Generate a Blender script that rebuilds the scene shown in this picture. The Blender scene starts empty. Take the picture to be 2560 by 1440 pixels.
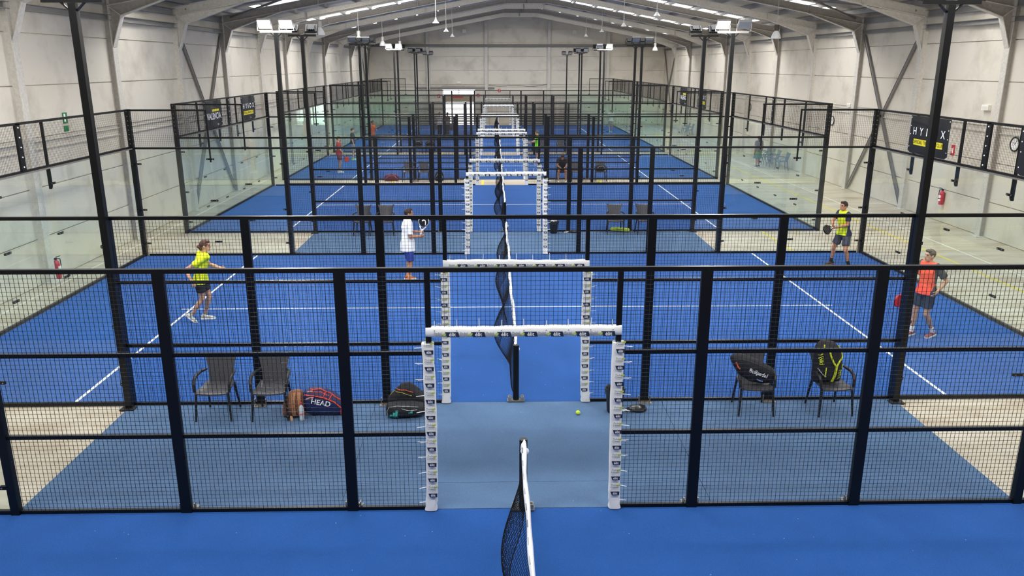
import bpy, bmesh, math, random
from mathutils import Vector, Matrix, Euler, noise
random.seed(7)
PI = math.pi
SC = bpy.context.scene
COL = SC.collection

# ------------------------------------------------------------------ materials
def lin(h):
    h = h.lstrip('#')
    out = []
    for i in (0, 2, 4):
        c = int(h[i:i+2], 16) / 255
        out.append(c / 12.92 if c <= .04045 else ((c + .055) / 1.055) ** 2.4)
    return (*out, 1)

MATS = {}
def mat(name, hexc, rough=.6, metal=0, spec=.5, var=0, scale=8, hex2=None, bump=0, bscale=None, stretch=None, detail=4):
    """plain or noise-varied principled material, object-space procedural"""
    if name in MATS: return MATS[name]
    m = bpy.data.materials.new(name); m.use_nodes = True
    nt = m.node_tree; b = nt.nodes['Principled BSDF']
    b.inputs['Base Color'].default_value = lin(hexc)
    b.inputs['Roughness'].default_value = rough
    b.inputs['Metallic'].default_value = metal
    b.inputs['Specular IOR Level'].default_value = spec
    if var or bump:
        tc = nt.nodes.new('ShaderNodeTexCoord'); mp = nt.nodes.new('ShaderNodeMapping')
        if stretch: mp.inputs['Scale'].default_value = stretch
        nt.links.new(tc.outputs['Object'], mp.inputs['Vector'])
    if var:
        n = nt.nodes.new('ShaderNodeTexNoise'); n.inputs['Scale'].default_value = scale; n.inputs['Detail'].default_value = detail
        r = nt.nodes.new('ShaderNodeValToRGB')
        c1 = lin(hexc); c2 = lin(hex2) if hex2 else tuple(x * (1 - var) for x in c1[:3]) + (1,)
        r.color_ramp.elements[0].color = c2; r.color_ramp.elements[1].color = c1
        r.color_ramp.elements[0].position = .35; r.color_ramp.elements[1].position = .65
        nt.links.new(mp.outputs[0], n.inputs['Vector']); nt.links.new(n.outputs['Fac'], r.inputs[0])
        nt.links.new(r.outputs[0], b.inputs['Base Color'])
    if bump:
        n2 = nt.nodes.new('ShaderNodeTexNoise'); n2.inputs['Scale'].default_value = bscale or scale
        bp = nt.nodes.new('ShaderNodeBump'); bp.inputs['Strength'].default_value = bump; bp.inputs['Distance'].default_value = .02
        nt.links.new(mp.outputs[0], n2.inputs['Vector']); nt.links.new(n2.outputs['Fac'], bp.inputs['Height'])
        nt.links.new(bp.outputs[0], b.inputs['Normal'])
    MATS[name] = m
    return m

def emit(name, hexc, s):
    if name in MATS: return MATS[name]
    m = bpy.data.materials.new(name); m.use_nodes = True
    nt = m.node_tree; nt.nodes.clear()
    o = nt.nodes.new('ShaderNodeOutputMaterial'); e = nt.nodes.new('ShaderNodeEmission')
    e.inputs[0].default_value = lin(hexc); e.inputs[1].default_value = s
    nt.links.new(e.outputs[0], o.inputs[0]); MATS[name] = m
    return m

def glass_mat():
    m = bpy.data.materials.new('pane_glass'); m.use_nodes = True
    nt = m.node_tree; nt.nodes.clear(); L = nt.links.new
    o = nt.nodes.new('ShaderNodeOutputMaterial')
    tr = nt.nodes.new('ShaderNodeBsdfTransparent'); tr.inputs[0].default_value = (.955, .985, .974, 1)
    gl = nt.nodes.new('ShaderNodeBsdfGlossy'); gl.inputs['Roughness'].default_value = .015
    gl.inputs[0].default_value = (.93, 1, .97, 1)
    g = nt.nodes.new('ShaderNodeNewGeometry')
    d = nt.nodes.new('ShaderNodeVectorMath'); d.operation = 'DOT_PRODUCT'
    L(g.outputs['Normal'], d.inputs[0]); L(g.outputs['Incoming'], d.inputs[1])
    def M(op, a, b=None):
        n = nt.nodes.new('ShaderNodeMath'); n.operation = op
        for i, v in ((0, a), (1, b)):
            if v is None: continue
            if isinstance(v, (int, float)): n.inputs[i].default_value = v
            else: L(v, n.inputs[i])
        return n.outputs[0]
    c = M('ABSOLUTE', d.outputs['Value'])
    f = M('ADD', M('MULTIPLY', M('POWER', M('SUBTRACT', 1.0, c), 5.0), .93), .07)
    f = M('MULTIPLY', f, M('SUBTRACT', 1.0, g.outputs['Backfacing']))
    mx = nt.nodes.new('ShaderNodeMixShader')
    L(f, mx.inputs[0]); L(tr.outputs[0], mx.inputs[1]); L(gl.outputs[0], mx.inputs[2]); L(mx.outputs[0], o.inputs[0])
    MATS['pane_glass'] = m
    return m
GLASS = glass_mat()

def turf_mat(name, c1, c2, speck, patch):
    m = mat(name, c1, .95, spec=.15)
    nt = m.node_tree; b = nt.nodes['Principled BSDF']; L = nt.links.new
    tc = nt.nodes.new('ShaderNodeTexCoord')
    fine = nt.nodes.new('ShaderNodeTexNoise'); fine.inputs['Scale'].default_value = 150; fine.inputs['Detail'].default_value = 3
    big = nt.nodes.new('ShaderNodeTexNoise'); big.inputs['Scale'].default_value = 1.4; big.inputs['Detail'].default_value = 5
    vo = nt.nodes.new('ShaderNodeTexVoronoi'); vo.inputs['Scale'].default_value = 5.5
    for n in (fine, big, vo): L(tc.outputs['Object'], n.inputs['Vector'])
    r = nt.nodes.new('ShaderNodeValToRGB'); r.color_ramp.elements[0].color = lin(c2); r.color_ramp.elements[1].color = lin(c1)
    r.color_ramp.elements[0].position = .3; r.color_ramp.elements[1].position = .62
    L(fine.outputs['Fac'], r.inputs[0])
    mx = nt.nodes.new('ShaderNodeMix'); mx.data_type = 'RGBA'; mx.blend_type = 'MULTIPLY'; mx.inputs[0].default_value = 1
    r2 = nt.nodes.new('ShaderNodeValToRGB'); r2.color_ramp.elements[0].color = (1 - patch,) * 3 + (1,); r2.color_ramp.elements[1].color = (1, 1, 1, 1)
    r2.color_ramp.elements[0].position = .3; r2.color_ramp.elements[1].position = .7
    L(big.outputs['Fac'], r2.inputs[0]); L(r.outputs[0], mx.inputs[6]); L(r2.outputs[0], mx.inputs[7])
    lt = nt.nodes.new('ShaderNodeMath'); lt.operation = 'LESS_THAN'; lt.inputs[1].default_value = .03
    L(vo.outputs['Distance'], lt.inputs[0])
    mx2 = nt.nodes.new('ShaderNodeMix'); mx2.data_type = 'RGBA'; mx2.inputs[7].default_value = lin(speck)
    L(lt.outputs[0], mx2.inputs[0]); L(mx.outputs[2], mx2.inputs[6]); L(mx2.outputs[2], b.inputs['Base Color'])
    bp = nt.nodes.new('ShaderNodeBump'); bp.inputs['Strength'].default_value = .35; bp.inputs['Distance'].default_value = .01
    L(fine.outputs['Fac'], bp.inputs['Height']); L(bp.outputs[0], b.inputs['Normal'])
    return m

TURF = turf_mat('blue_turf', '#25589f', '#184584', '#9db8d8', .13)
for _m in (TURF,):
    _b = _m.node_tree.nodes['Principled BSDF']; _b.inputs['Sheen Weight'].default_value = .1; _b.inputs['Sheen Roughness'].default_value = .45; _b.inputs['Sheen Tint'].default_value = (.8, .9, 1, 1)
RUBBER = turf_mat('slate_blue_rubber', '#617ea0', '#4c6485', '#9fb2c8', .14)
WHITE_LINE = mat('white_line_paint', '#e4e8ec', .8)
BLACK = mat('black_powder_coat', '#0a0a0b', .38, spec=.36)
BLACKW = mat('black_wire', '#0d0e10', .38, spec=.6)
BROWNBLK = mat('dark_brown_steel', '#1c1816', .5)
GALV = mat('galvanised_steel', '#a9a49a', .4, .7, var=.25, scale=40)
PADW = mat('white_pad_vinyl', '#f2f1ee', .55, var=.05, scale=6)
NAVY = mat('navy_print', '#1b2744', .6)
GREYTX = mat('grey_print', '#8d9296', .7)
LIME = mat('lime_print', '#b4c45a', .7)
WHITE = mat('white_print', '#f4f4f4', .6)
ROPE = mat('black_net_cord', '#0d0d10', .8, spec=.2)
TAPE = mat('white_net_tape', '#eceef0', .7)

def floor_mat():
    m = mat('polished_concrete', '#d6cdb8', .5, spec=.4)
    nt = m.node_tree; b = nt.nodes['Principled BSDF']; L = nt.links.new
    tc = nt.nodes.new('ShaderNodeTexCoord')
    mp = nt.nodes.new('ShaderNodeMapping'); mp.inputs['Scale'].default_value = (.35, 1.6, 1)
    L(tc.outputs['Object'], mp.inputs['Vector'])
    n1 = nt.nodes.new('ShaderNodeTexNoise'); n1.inputs['Scale'].default_value = 1.5; n1.inputs['Detail'].default_value = 8; n1.inputs['Roughness'].default_value = .65
    L(mp.outputs[0], n1.inputs['Vector'])
    r = nt.nodes.new('ShaderNodeValToRGB'); e = r.color_ramp.elements
    e[0].position = .32; e[0].color = lin('#a5937b'); e[1].position = .68; e[1].color = lin('#cfc7b7')
    x = e.new(.5); x.color = lin('#c2b7a3')
    L(n1.outputs['Fac'], r.inputs[0]); L(r.outputs[0], b.inputs['Base Color'])
    b.inputs['Roughness'].default_value = .38
    return m
FLOOR = floor_mat()

def wall_mat(name, c, c2):
    m = mat(name, c, .85, spec=.25)
    nt = m.node_tree; b = nt.nodes['Principled BSDF']; L = nt.links.new
    tc = nt.nodes.new('ShaderNodeTexCoord')
    n1 = nt.nodes.new('ShaderNodeTexNoise'); n1.inputs['Scale'].default_value = .7; n1.inputs['Detail'].default_value = 6
    n1.inputs['Roughness'].default_value = .6
    L(tc.outputs['Object'], n1.inputs['Vector'])
    r = nt.nodes.new('ShaderNodeValToRGB'); e = r.color_ramp.elements
    e[0].position = .28; e[0].color = lin(c2); e[1].position = .5; e[1].color = lin(c)
    L(n1.outputs['Fac'], r.inputs[0]); L(r.outputs[0], b.inputs['Base Color'])
    n2 = nt.nodes.new('ShaderNodeTexNoise'); n2.inputs['Scale'].default_value = 30
    L(tc.outputs['Object'], n2.inputs['Vector'])
    bp = nt.nodes.new('ShaderNodeBump'); bp.inputs['Strength'].default_value = .15; bp.inputs['Distance'].default_value = .02
    L(n2.outputs['Fac'], bp.inputs['Height']); L(bp.outputs[0], b.inputs['Normal'])
    return m
WALLM = wall_mat('precast_concrete', '#d5cec0', '#bcb4a5')
ROOFM = mat('grey_sheet_roof', '#a7a39b', .7, var=.1, scale=1.2)
PURLM = mat('galvanised_purlin', '#8d8b87', .6, var=.1, scale=3)
STEEL_L = mat('cream_sprayed_steel', '#d2cdc3', .9, var=.14, scale=14, bump=.6, bscale=38)
STEEL_SHADE = mat('shade_toned_sprayed_steel', '#a9a39a', .9, var=.16, scale=10, bump=.5, bscale=38)  # same cream steel, with the shade of the dim bays put into its colour
STEEL_G = mat('grey_painted_steel', '#7c7874', .6, var=.12, scale=5)

# ------------------------------------------------------------------ mesh builder
TEXTS = {}
def text_geo(s):
    if s not in TEXTS:
        cu = bpy.data.curves.new('lettering', 'FONT'); cu.body = s; cu.align_x = 'CENTER'; cu.align_y = 'CENTER'; cu.size = 1
        cu.resolution_u = 3; cu.offset = .016
        ob = bpy.data.objects.new('lettering', cu); COL.objects.link(ob)
        dg = bpy.context.evaluated_depsgraph_get(); dg.update()
        me = ob.evaluated_get(dg).to_mesh()
        TEXTS[s] = ([v.co.copy() for v in me.vertices], [list(p.vertices) for p in me.polygons])
        ob.evaluated_get(dg).to_mesh_clear(); bpy.data.objects.remove(ob); bpy.data.curves.remove(cu)
    return TEXTS[s]

class MB:
    def __init__(s): s.v = []; s.f = []; s.m = []
    def add(s, vs, fs, mi=0, M=None):
        o = len(s.v)
        s.v += [(M @ Vector(p)) if M is not None else Vector(p) for p in vs]
        s.f += [[o + i for i in f] for f in fs]; s.m += [mi] * len(fs)
        return s
    def box(s, c, d, mi=0, M=None):
        x, y, z = c; a, b, e = d[0] / 2, d[1] / 2, d[2] / 2
        vs = [(x + i * a, y + j * b, z + k * e) for i in (-1, 1) for j in (-1, 1) for k in (-1, 1)]
        return s.add(vs, [(0, 1, 3, 2), (4, 6, 7, 5), (0, 4, 5, 1), (2, 3, 7, 6), (0, 2, 6, 4), (1, 5, 7, 3)], mi, M)
    def bbox(s, lo, hi, mi=0, M=None):
        return s.box([(a + b) / 2 for a, b in zip(lo, hi)], [b - a for a, b in zip(lo, hi)], mi, M)
    def bar(s, p, q, w, t, mi=0, up=(0, 0, 1)):
        """box beam from p to q, w across (perp to up), t along up"""
        p, q = Vector(p), Vector(q); d = (q - p); L = d.length; d.normalize()
        u = Vector(up); u = (u - d * u.dot(d)); u.normalize(); r = d.cross(u)
        M = Matrix((r, d, u)).transposed().to_4x4(); M.translation = (p + q) / 2
        return s.box((0, 0, 0), (w, L, t), mi, M)
    def loft(s, rings, mi=0, cap=True, closed=True):
        o = len(s.v); n = len(rings[0])
        for r in rings: s.v += [Vector(p) for p in r]
        for k in range(len(rings) - 1):
            for i in range(n if closed else n - 1):
                j = (i + 1) % n
                s.f.append([o + k * n + i, o + k * n + j, o + (k + 1) * n + j, o + (k + 1) * n + i]); s.m.append(mi)
        if cap:
            s.f.append([o + i for i in range(n)][::-1]); s.f.append([o + (len(rings) - 1) * n + i for i in range(n)]); s.m += [mi, mi]
        return s
    def tube(s, pts, r, n=8, mi=0, side=None, flat=1.0, cap=True):
        pts = [Vector(p) for p in pts]; k = len(pts)
        rs = r if isinstance(r, (list, tuple)) else [r] * k
        rings = []; prev = None
        for i, p in enumerate(pts):
            d = (pts[min(i + 1, k - 1)] - pts[max(i - 1, 0)]).normalized()
            a = Vector(side) if side else (prev if prev is not None else (Vector((0, 0, 1)) if abs(d.z) < .9 else Vector((1, 0, 0))))
            a = a - d * a.dot(d)
            if a.length < 1e-4: a = d.orthogonal()
            a.normalize(); b = d.cross(a); prev = a
            rings.append([p + a * math.cos(2 * PI * t / n) * rs[i] + b * math.sin(2 * PI * t / n) * rs[i] * flat for t in range(n)])
        return s.loft(rings, mi, cap)
    def capsule(s, p, q, r1, r2, n=12, mi=0):
        p, q = Vector(p), Vector(q); d = (q - p).normalized()
        pts = []; rs = []
        for t in (.02, .3, .62, .87): pts.append(p - d * r1 * math.sqrt(1 - t * t)); rs.append(r1 * t)
        pts += [p, q]; rs += [r1, r2]
        for t in (.87, .62, .3, .02): pts.append(q + d * r2 * math.sqrt(1 - t * t)); rs.append(r2 * t)
        return s.tube(pts, rs, n, mi)
    def ell(s, c, r, n=14, m=9, mi=0, M=None):
        c = Vector(c); rings = []
        for i in range(m + 1):
            th = PI * (.015 + .97 * i / m); z = -math.cos(th); q = math.sin(th)
            rings.append([(c.x + r[0] * q * math.cos(2 * PI * j / n), c.y + r[1] * q * math.sin(2 * PI * j / n), c.z + r[2] * z) for j in range(n)])
        if M is not None: rings = [[M @ Vector(p) for p in g] for g in rings]
        return s.loft(rings, mi)
    def cyl(s, p, q, r, n=14, mi=0, r2=None): return s.tube([p, q], [r, r if r2 is None else r2], n, mi)
    def text(s, t, size, M, mi=0, fn=None):
        vs, fs = text_geo(t); S = Matrix.Diagonal((size, size, size, 1))
        pts = [M @ (S @ v) for v in vs]
        if fn: pts = [fn(p) for p in pts]
        return s.add(pts, fs, mi)
    def mesh(s, name, mats, smooth=None):
        me = bpy.data.meshes.new(name); me.from_pydata([tuple(p) for p in s.v], [], s.f)
        for m in (mats if isinstance(mats, (list, tuple)) else [mats]): me.materials.append(m)
        me.polygons.foreach_set('material_index', s.m)
        if smooth is not None:
            me.polygons.foreach_set('use_smooth', [True] * len(s.f)); me.set_sharp_from_angle(angle=math.radians(smooth))
        me.update(); return me
    def build(s, name, mats, parent=None, smooth=None, loc=None, rot=None):
        return link(name, s.mesh(name, mats, smooth), parent, loc, rot)

def link(name, me, parent=None, loc=None, rot=None):
    o = bpy.data.objects.new(name, me); COL.objects.link(o)
    if parent is not None: o.parent = parent
    if loc is not None: o.location = loc
    if rot is not None: o.rotation_euler = rot
    return o
def tag(o, label=None, cat=None, group=None, kind=None):
    for k, v in (('label', label), ('category', cat), ('group', group), ('kind', kind)):
        if v: o[k] = v
    return o
def thing(name, label, cat, loc=(0, 0, 0), rz=0, group=None):
    o = link(name, None, None, loc, (0, 0, rz)); o.empty_display_size = .2
    return tag(o, label, cat, group)
def struct(name, mb, mats, label=None, smooth=None):
    o = mb.build(name, mats, None, smooth); o['kind'] = 'structure'
    if label: o['label'] = label
    return o
KIDS = {}
def dup(root, loc, rz, label, group=None):
    r = root.copy(); COL.objects.link(r); r.location = loc; r.rotation_euler = (0, 0, rz); r['label'] = label
    if group: r['group'] = group
    if root.name not in KIDS: KIDS[root.name] = [(c, list(c.children)) for c in root.children]
    for ch, gs in KIDS[root.name]:
        c = ch.copy(); COL.objects.link(c); c.parent = r
        for g in gs:
            d = g.copy(); COL.objects.link(d); d.parent = c
    return r
def remesh(mb, voxel, smooth_it=2):
    """one continuous surface from overlapping closed pieces"""
    me = mb.mesh('body_source', BLACK)
    o = bpy.data.objects.new('body_source', me); COL.objects.link(o)
    md = o.modifiers.new('r', 'REMESH'); md.mode = 'VOXEL'; md.voxel_size = voxel
    if smooth_it:
        sm = o.modifiers.new('s', 'SMOOTH'); sm.iterations = smooth_it; sm.factor = .5
    dg = bpy.context.evaluated_depsgraph_get(); dg.update()
    out = bpy.data.meshes.new_from_object(o.evaluated_get(dg))
    bpy.data.objects.remove(o); bpy.data.meshes.remove(me)
    out.materials.clear()
    out.polygons.foreach_set('use_smooth', [True] * len(out.polygons))
    return out
def paint(me, mats, fn):
    for m in mats: me.materials.append(m)
    for p in me.polygons: p.material_index = fn(p.center)
    me.update(); return me
ORD = ['nearest', 'second nearest', 'third nearest', 'fourth nearest', 'fifth nearest', 'sixth nearest', 'seventh nearest', 'eighth nearest', 'ninth nearest', 'tenth nearest', 'eleventh nearest', 'twelfth nearest']

# ------------------------------------------------------------------ layout (metres): x right, y away, z up
FY = {1: 0, 2: 3.12, 3: 13.27, 4: 16.39, 5: 26.54, 6: 28.37, 7: 38.52, 8: 40.4, 9: 50.5, 10: 52.35, 11: 62.5}
COURTS = [('A', -5.08), ('B', (FY[2] + FY[3]) / 2), ('C', (FY[4] + FY[5]) / 2), ('D', (FY[6] + FY[7]) / 2), ('E', (FY[8] + FY[9]) / 2), ('F', (FY[10] + FY[11]) / 2)]
CX = 1.775; WR = 14.86; WL = 2 * CX - WR; YB = 64.4; YF = -14.0
FR = [10.55 + 4.895 * k for k in range(-5, 11)]
# ------------------------------------------------------------------ the hall
def zb(d):                                  # underside of the rafter at distance d from the ridge
    return 8.9 - .187 * max(abs(d) - 1.4, 0)
def zt(d): return 8.9 - .187 * (abs(d) - 1.4) + .28
ZR = .2                                     # purlin depth

f = MB(); f.bbox((WL - .3, YF - .3, -.12), (WR + .3, YB + .3, 0)); struct('floor', f, FLOOR, 'pale worn concrete floor slab of the hall')
JZ = [0, 1.09, 2.28, 3.47, 4.66, 5.85, 7.04, 8.2]
def wall_side(name, x, s):
    m = MB()
    m.bbox((min(x + s * .05, x + s * .3), YF - .3, 0), (max(x + s * .05, x + s * .3), YB + .3, 7.26))
    for a, b in zip(JZ[:6], JZ[1:7]):
        b = min(b, 7.2)
        for k in range(len(FR) + 1):
            y0 = YF if k == 0 else FR[k - 1]; y1 = YB if k == len(FR) else FR[k]
            m.bbox((min(x, x + s * .06), y0 + .004, a + .013), (max(x, x + s * .06), y1 - .004, b - .013))
    struct(name, m, WALLM)
wall_side('wall_right', WR, 1); wall_side('wall_left', WL, -1)
DX0, DX1, DZ = -4.95, -1.98, 3.06           # doorway in the far wall
m = MB()
def roofz(x): return zt(x - CX) + ZR
def gable(m, x0, x1, z0, y0, y1):
    n = max(1, int((x1 - x0) / 2)); xs = [x0 + (x1 - x0) * i / n for i in range(n + 1)]
    if x0 < CX < x1: xs = sorted(set(xs + [CX]))
    top = [(x, roofz(x)) for x in xs]
    lo = [(x0, z0), (x1, z0)] + top[::-1]
    r0 = [(x, y0, z) for x, z in lo]; r1 = [(x, y1, z) for x, z in lo]
    m.loft([r0, r1])
gable(m, WL - .3, DX0, 0, YB + .06, YB + .3); gable(m, DX1, WR + .3, 0, YB + .06, YB + .3); gable(m, DX0, DX1, DZ, YB + .06, YB + .3)
BC = [-6.15, -1.0, 4.56, 9.8]
cols = [WL] + BC + [WR]
for a, b in zip(JZ[:7], JZ[1:8]):
    for i in range(5):
        x0, x1 = cols[i] + .004, cols[i + 1] - .004
        segs = [(x0, x1)]
        if a < DZ - .01: 
            segs = [q for q in ((x0, min(x1, DX0)), (max(x0, DX1), x1)) if q[1] - q[0] > .02] 
        for q0, q1 in segs:
            zz = min(b, roofz(q0), roofz(q1)) - .014
            if zz > a + .1: m.bbox((q0, YB, a + .014), (q1, YB + .06, zz))
struct('wall_back', m, WALLM)
m = MB(); gable(m, WL - .3, WR + .3, 0, YF - .3, YF); struct('wall_front', m, WALLM)

# roof sheets with translucent strips let into every other bay
SKY = [(-3.7, -2.5), (6.1, 7.3), (15.9, 17.0), (25.65, 26.8), (35.4, 36.5), (45.2, 46.4), (55.0, 56.2)]
XE = WR + .3 - CX
def slope_pts(d0, d1, s, y0, y1, dz0, dz1):
    p = []
    for y in (y0, y1):
        p.append([(CX + s * d0, y, zt(d0) + ZR + dz0), (CX + s * d1, y, zt(d1) + ZR + dz0), (CX + s * d1, y, zt(d1) + ZR + dz1), (CX + s * d0, y, zt(d0) + ZR + dz1)])
    return p
m = MB()
edges = [YF - .3] + [v for a in SKY for v in a] + [YB + .3]
for s in (-1, 1):
    for i in range(0, len(edges), 2):
        m.loft(slope_pts(0, XE, s, edges[i], edges[i + 1], 0, .06))
    for a, b in SKY:
        m.loft(slope_pts(0, 1.2, s, a, b, 0, .06)); m.loft(slope_pts(12.0, XE, s, a, b, 0, .06))
struct('ceiling', m, ROOFM, 'grey sheet roof between the purlins')
SKYM = emit('translucent_roof_sheet', '#f4f7ff', 9.0)
k = 0
for a, b in SKY:
    for s in (-1, 1):
        k += 1
        m = MB(); m.loft(slope_pts(1.2, 12.0, s, a, b, .02, .05))
        struct('window_%d' % k, m, SKYM)
# purlins
PD = [.25 + 1.36 * i for i in range(10)]
for s in (-1, 1):
    for d in PD:
        m = MB(); a = math.atan(.187)
        x = CX + s * d; z = zt(d)
        m.bar((x, YF, z + ZR / 2), (x, YB, z + ZR / 2), .012, ZR)
        m.bar((x - .03, YF, z + ZR - .008), (x - .03, YB, z + ZR - .008), .07, .012)
        m.bar((x + .03, YF, z + .008), (x + .03, YB, z + .008), .07, .012)
        struct('purlin_beam', m, PURLM)
# portal frames: each column and each rafter on its own
def frame(y, dark):
    M = [STEEL_L, STEEL_SHADE if dark else STEEL_L]  # webs facing a dim bay get the steel with shade painted in
    for s in (-1, 1):
        X = lambda x: CX + s * (x - CX)
        c = MB()
        c.bbox((min(X(14.70), X(14.725)), y - .13, 0), (max(X(14.70), X(14.725)), y + .13, 7.0), 0)
        c.bbox((min(X(14.72), X(14.9)), y - .1, 0), (max(X(14.72), X(14.9)), y + .1, 7.0), 1)
        tri = [(14.72, 5.62), (14.39, 6.48), (14.72, 6.73)]
        c.loft([[(X(x), y - .012, z) for x, z in tri], [(X(x), y + .012, z) for x, z in tri]], 1)
        c.bar((X(14.70), y, 5.62), (X(14.38), y, 6.48), .22, .022, 0, up=(s, 0, .3))
        c.box((X(14.74), y, .012), (.34, .42, .024), 0)
        o = struct('steel_column', c, M)
        r = MB(); t = .014
        def web(poly): r.loft([[(X(x), y - t / 2, z) for x, z in poly], [(X(x), y + t / 2, z) for x, z in poly]], 1)
        web([(CX, 8.9), (CX + 1.4, 8.9), (14.72, zb(14.72 - CX)), (14.72, zt(14.72 - CX)), (CX, zt(0))])
        web([(12.41, 7.17), (14.39, 6.48), (14.72, 6.70), (14.72, 6.76), (12.41, zb(12.41 - CX) + .01)])
        def fl(p, q, w=.19, th=.022): r.bar((X(p[0]), y, p[1]), (X(q[0]), y, q[1]), w, th, 0, up=(0, 0, 1))
        fl((CX, 8.9), (CX + 1.4, 8.9)); fl((CX + 1.4, 8.9), (14.72, zb(14.72 - CX))); fl((CX, zt(0)), (14.9, zt(14.9 - CX)))
        fl((14.38, 6.48), (12.41, 7.17)); fl((14.39, 6.48), (14.74, 6.74), .18, .02)
        for d in (.0, 1.4, 10.63, 6.0):
            r.box((X(CX + d), y, (zb(d) + zt(d)) / 2), (.014, .17, zt(d) - zb(d) - .02), 0)
        struct('rafter_beam', r, M)
for i, y in enumerate(FR): frame(y, (i - 5) % 2 == 1)
# eave rails, wind braces, gable posts, conduits
for s in (-1, 1):
    X = lambda x: CX + s * (x - CX)
    for z, h in ((6.42, .14), (6.86, .2)):
        m = MB(); x = X(14.79)
        m.bar((x, YF, z), (x, YB, z), .02, h); m.bar((x - s * .05, YF, z + h / 2), (x - s * .05, YB, z + h / 2), .1, .016); m.bar((x - s * .05, YF, z - h / 2), (x - s * .05, YB, z - h / 2), .1, .016)
        struct('eave_beam', m, PURLM)
    for y0 in (FR[7], FR[15]):
        y1 = y0 + 4.895
        for (a, b) in (((y0 + .2, 6.3), (y1 - .2, .15)), ((y1 - .2, 6.3), (y0 + .2, .15))):
            m = MB(); x = X(14.79); up = (s, 0, 0)
            m.bar((x, a[0], a[1]), (x, b[0], b[1]), .13, .012, 0, up)
            for o in (-.065, .065):
                d = Vector((0, b[0] - a[0], b[1] - a[1])).normalized(); n = Vector((0, -d.z, d.y)) * o
                m.bar((x - s * .0, a[0] + n.y, a[1] + n.z), (x, b[0] + n.y, b[1] + n.z), .014, .05, 0, up)
            struct('brace_beam', m, STEEL_G)
    # roof bracing rods in the braced bay
    for (y0, y1) in ((FR[7], FR[8]),):
        for a, b in (((14.4, y0), (9.0, y1)), ((14.4, y1), (9.0, y0))):
            m = MB(); m.bar((X(a[0]), a[1], zt(a[0] - CX) - .12), (X(b[0]), b[1], zt(b[0] - CX) - .12), .09, .06)
            struct('brace_beam', m, STEEL_G)
for x in BC:
    m = MB(); top = zt(x - CX) - .05
    m.bbox((x - .13, YB - .16, 0), (x + .13, YB - .135, top)); m.bbox((x - .01, YB - .14, 0), (x + .01, YB, top)); m.bbox((x - .13, YB - .02, 0), (x + .13, YB, top))
    struct('gable_column', m, STEEL_L)
m = MB(); m.bbox((WL, YB - .2, 6.66), (WR, YB - .18, 6.88)); m.bbox((WL, YB - .26, 6.66), (WR, YB, 6.675)); m.bbox((WL, YB - .26, 6.865), (WR, YB, 6.88))
struct('gable_beam', m, STEEL_G)
t = 0
COND = mat('white_conduit', '#c9c4ba', .6)
for s, x in ((1, WR), (-1, WL)):
    for z, r in ((3.17, .022), (3.36, .02), (3.47, .014)):
        t += 1; m = MB(); m.cyl((x - s * .025, 2, z), (x - s * .025, YB - .2, z), r, 6); struct('trim_%d' % t, m, COND)
for z in (3.2, 3.32, 3.46):
    t += 1; m = MB(); m.cyl((WL, YB - .03, z), (WR, YB - .03, z), .02, 6); struct('trim_%d' % t, m, COND)
# swagged cable across the far wall
t += 1; m = MB(); m.tube([(-.8 + .35 * i, YB - .06, 3.42 - .06 * math.sin(i * .7) - .1 * math.sin(PI * i / 15)) for i in range(16)], .014, 5); struct('trim_%d' % t, m, BLACK)
# far doorway: white frame, glazed head, brown sign board, rolled shutter box
DW = mat('white_door_frame', '#f2f2ee', .6); BRN = mat('tan_sign_board', '#a08e74', .7, var=.1, scale=9); RED = mat('red_sign_paint', '#b5402f', .6)
d = MB()
d.bbox((DX0, YB - .06, 0), (DX0 + .1, YB + .3, DZ)); d.bbox((DX1 - .1, YB - .06, 0), (DX1, YB + .3, DZ)); d.bbox((DX0, YB - .08, DZ - .09), (DX1, YB + .3, DZ + .08))
d.bbox((DX0 + .1, YB + .05, 2.55), (DX1 - .1, YB + .1, 2.62)); d.bbox((DX0 + .1, YB + .05, 2.74), (DX1 - .1, YB + .1, 2.79)); d.bbox((-3.5, YB + .05, 2.6), (-3.43, YB + .1, DZ))
dd = struct('door_1', d, DW, 'white framed doorway open to bright daylight')
b = MB(); b.bbox((DX0 + .25, YB + .04, 1.95), (DX1 - .15, YB + .1, 2.55)); bo = b.build('door_panel', BRN, dd)
b = MB(); b.bbox((-4.0, YB + .028, 2.28), (-3.1, YB + .04, 2.44), 0)
b.build('name_plate', RED, dd)
b = MB(); b.bbox((-7.3, YB - .12, 3.06), (-2.2 + 1.9, YB, 3.22)); struct('lintel_beam', b, STEEL_G)
g = MB(); g.bbox((-30, YB + .3, -.14), (30, YB + 40, -.02)); struct('ground', g, mat('bright_yard', '#d9d6cf', .9))

# ------------------------------------------------------------------ court surfaces
LAB = {'A': 'blue turf of the court in the foreground, cut by the bottom of the picture', 'B': 'blue turf of the court where four men play, one in white',
       'C': 'empty blue turf court behind the four players', 'D': 'blue turf court of the player in bright green', 'E': 'blue turf court behind the player in bright green', 'F': 'farthest blue turf court before the bright doorway'}
turf0 = None
for n, c in COURTS:
    if turf0 is None:
        m = MB(); m.bbox((-10.02, -5.072, .0), (10.02, 5.072, .012), 0)
        for x in (-6.95, 6.95): m.bbox((x - .025, -5.0, .0125), (x + .025, 5.0, .0145), 1)
        m.bbox((-7.15, -.025, .0125), (-6.976, .025, .0145), 1); m.bbox((-6.924, -.025, .0125), (6.924, .025, .0145), 1); m.bbox((6.976, -.025, .0125), (7.15, .025, .0145), 1)
        o = turf0 = m.build('court_turf', [TURF, WHITE_LINE], None, None, (0, c, 0))
    else:
        o = turf0.copy(); COL.objects.link(o); o.location = (0, c, 0)
    tag(o, LAB[n], 'court surface', 'blue turf courts')
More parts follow.
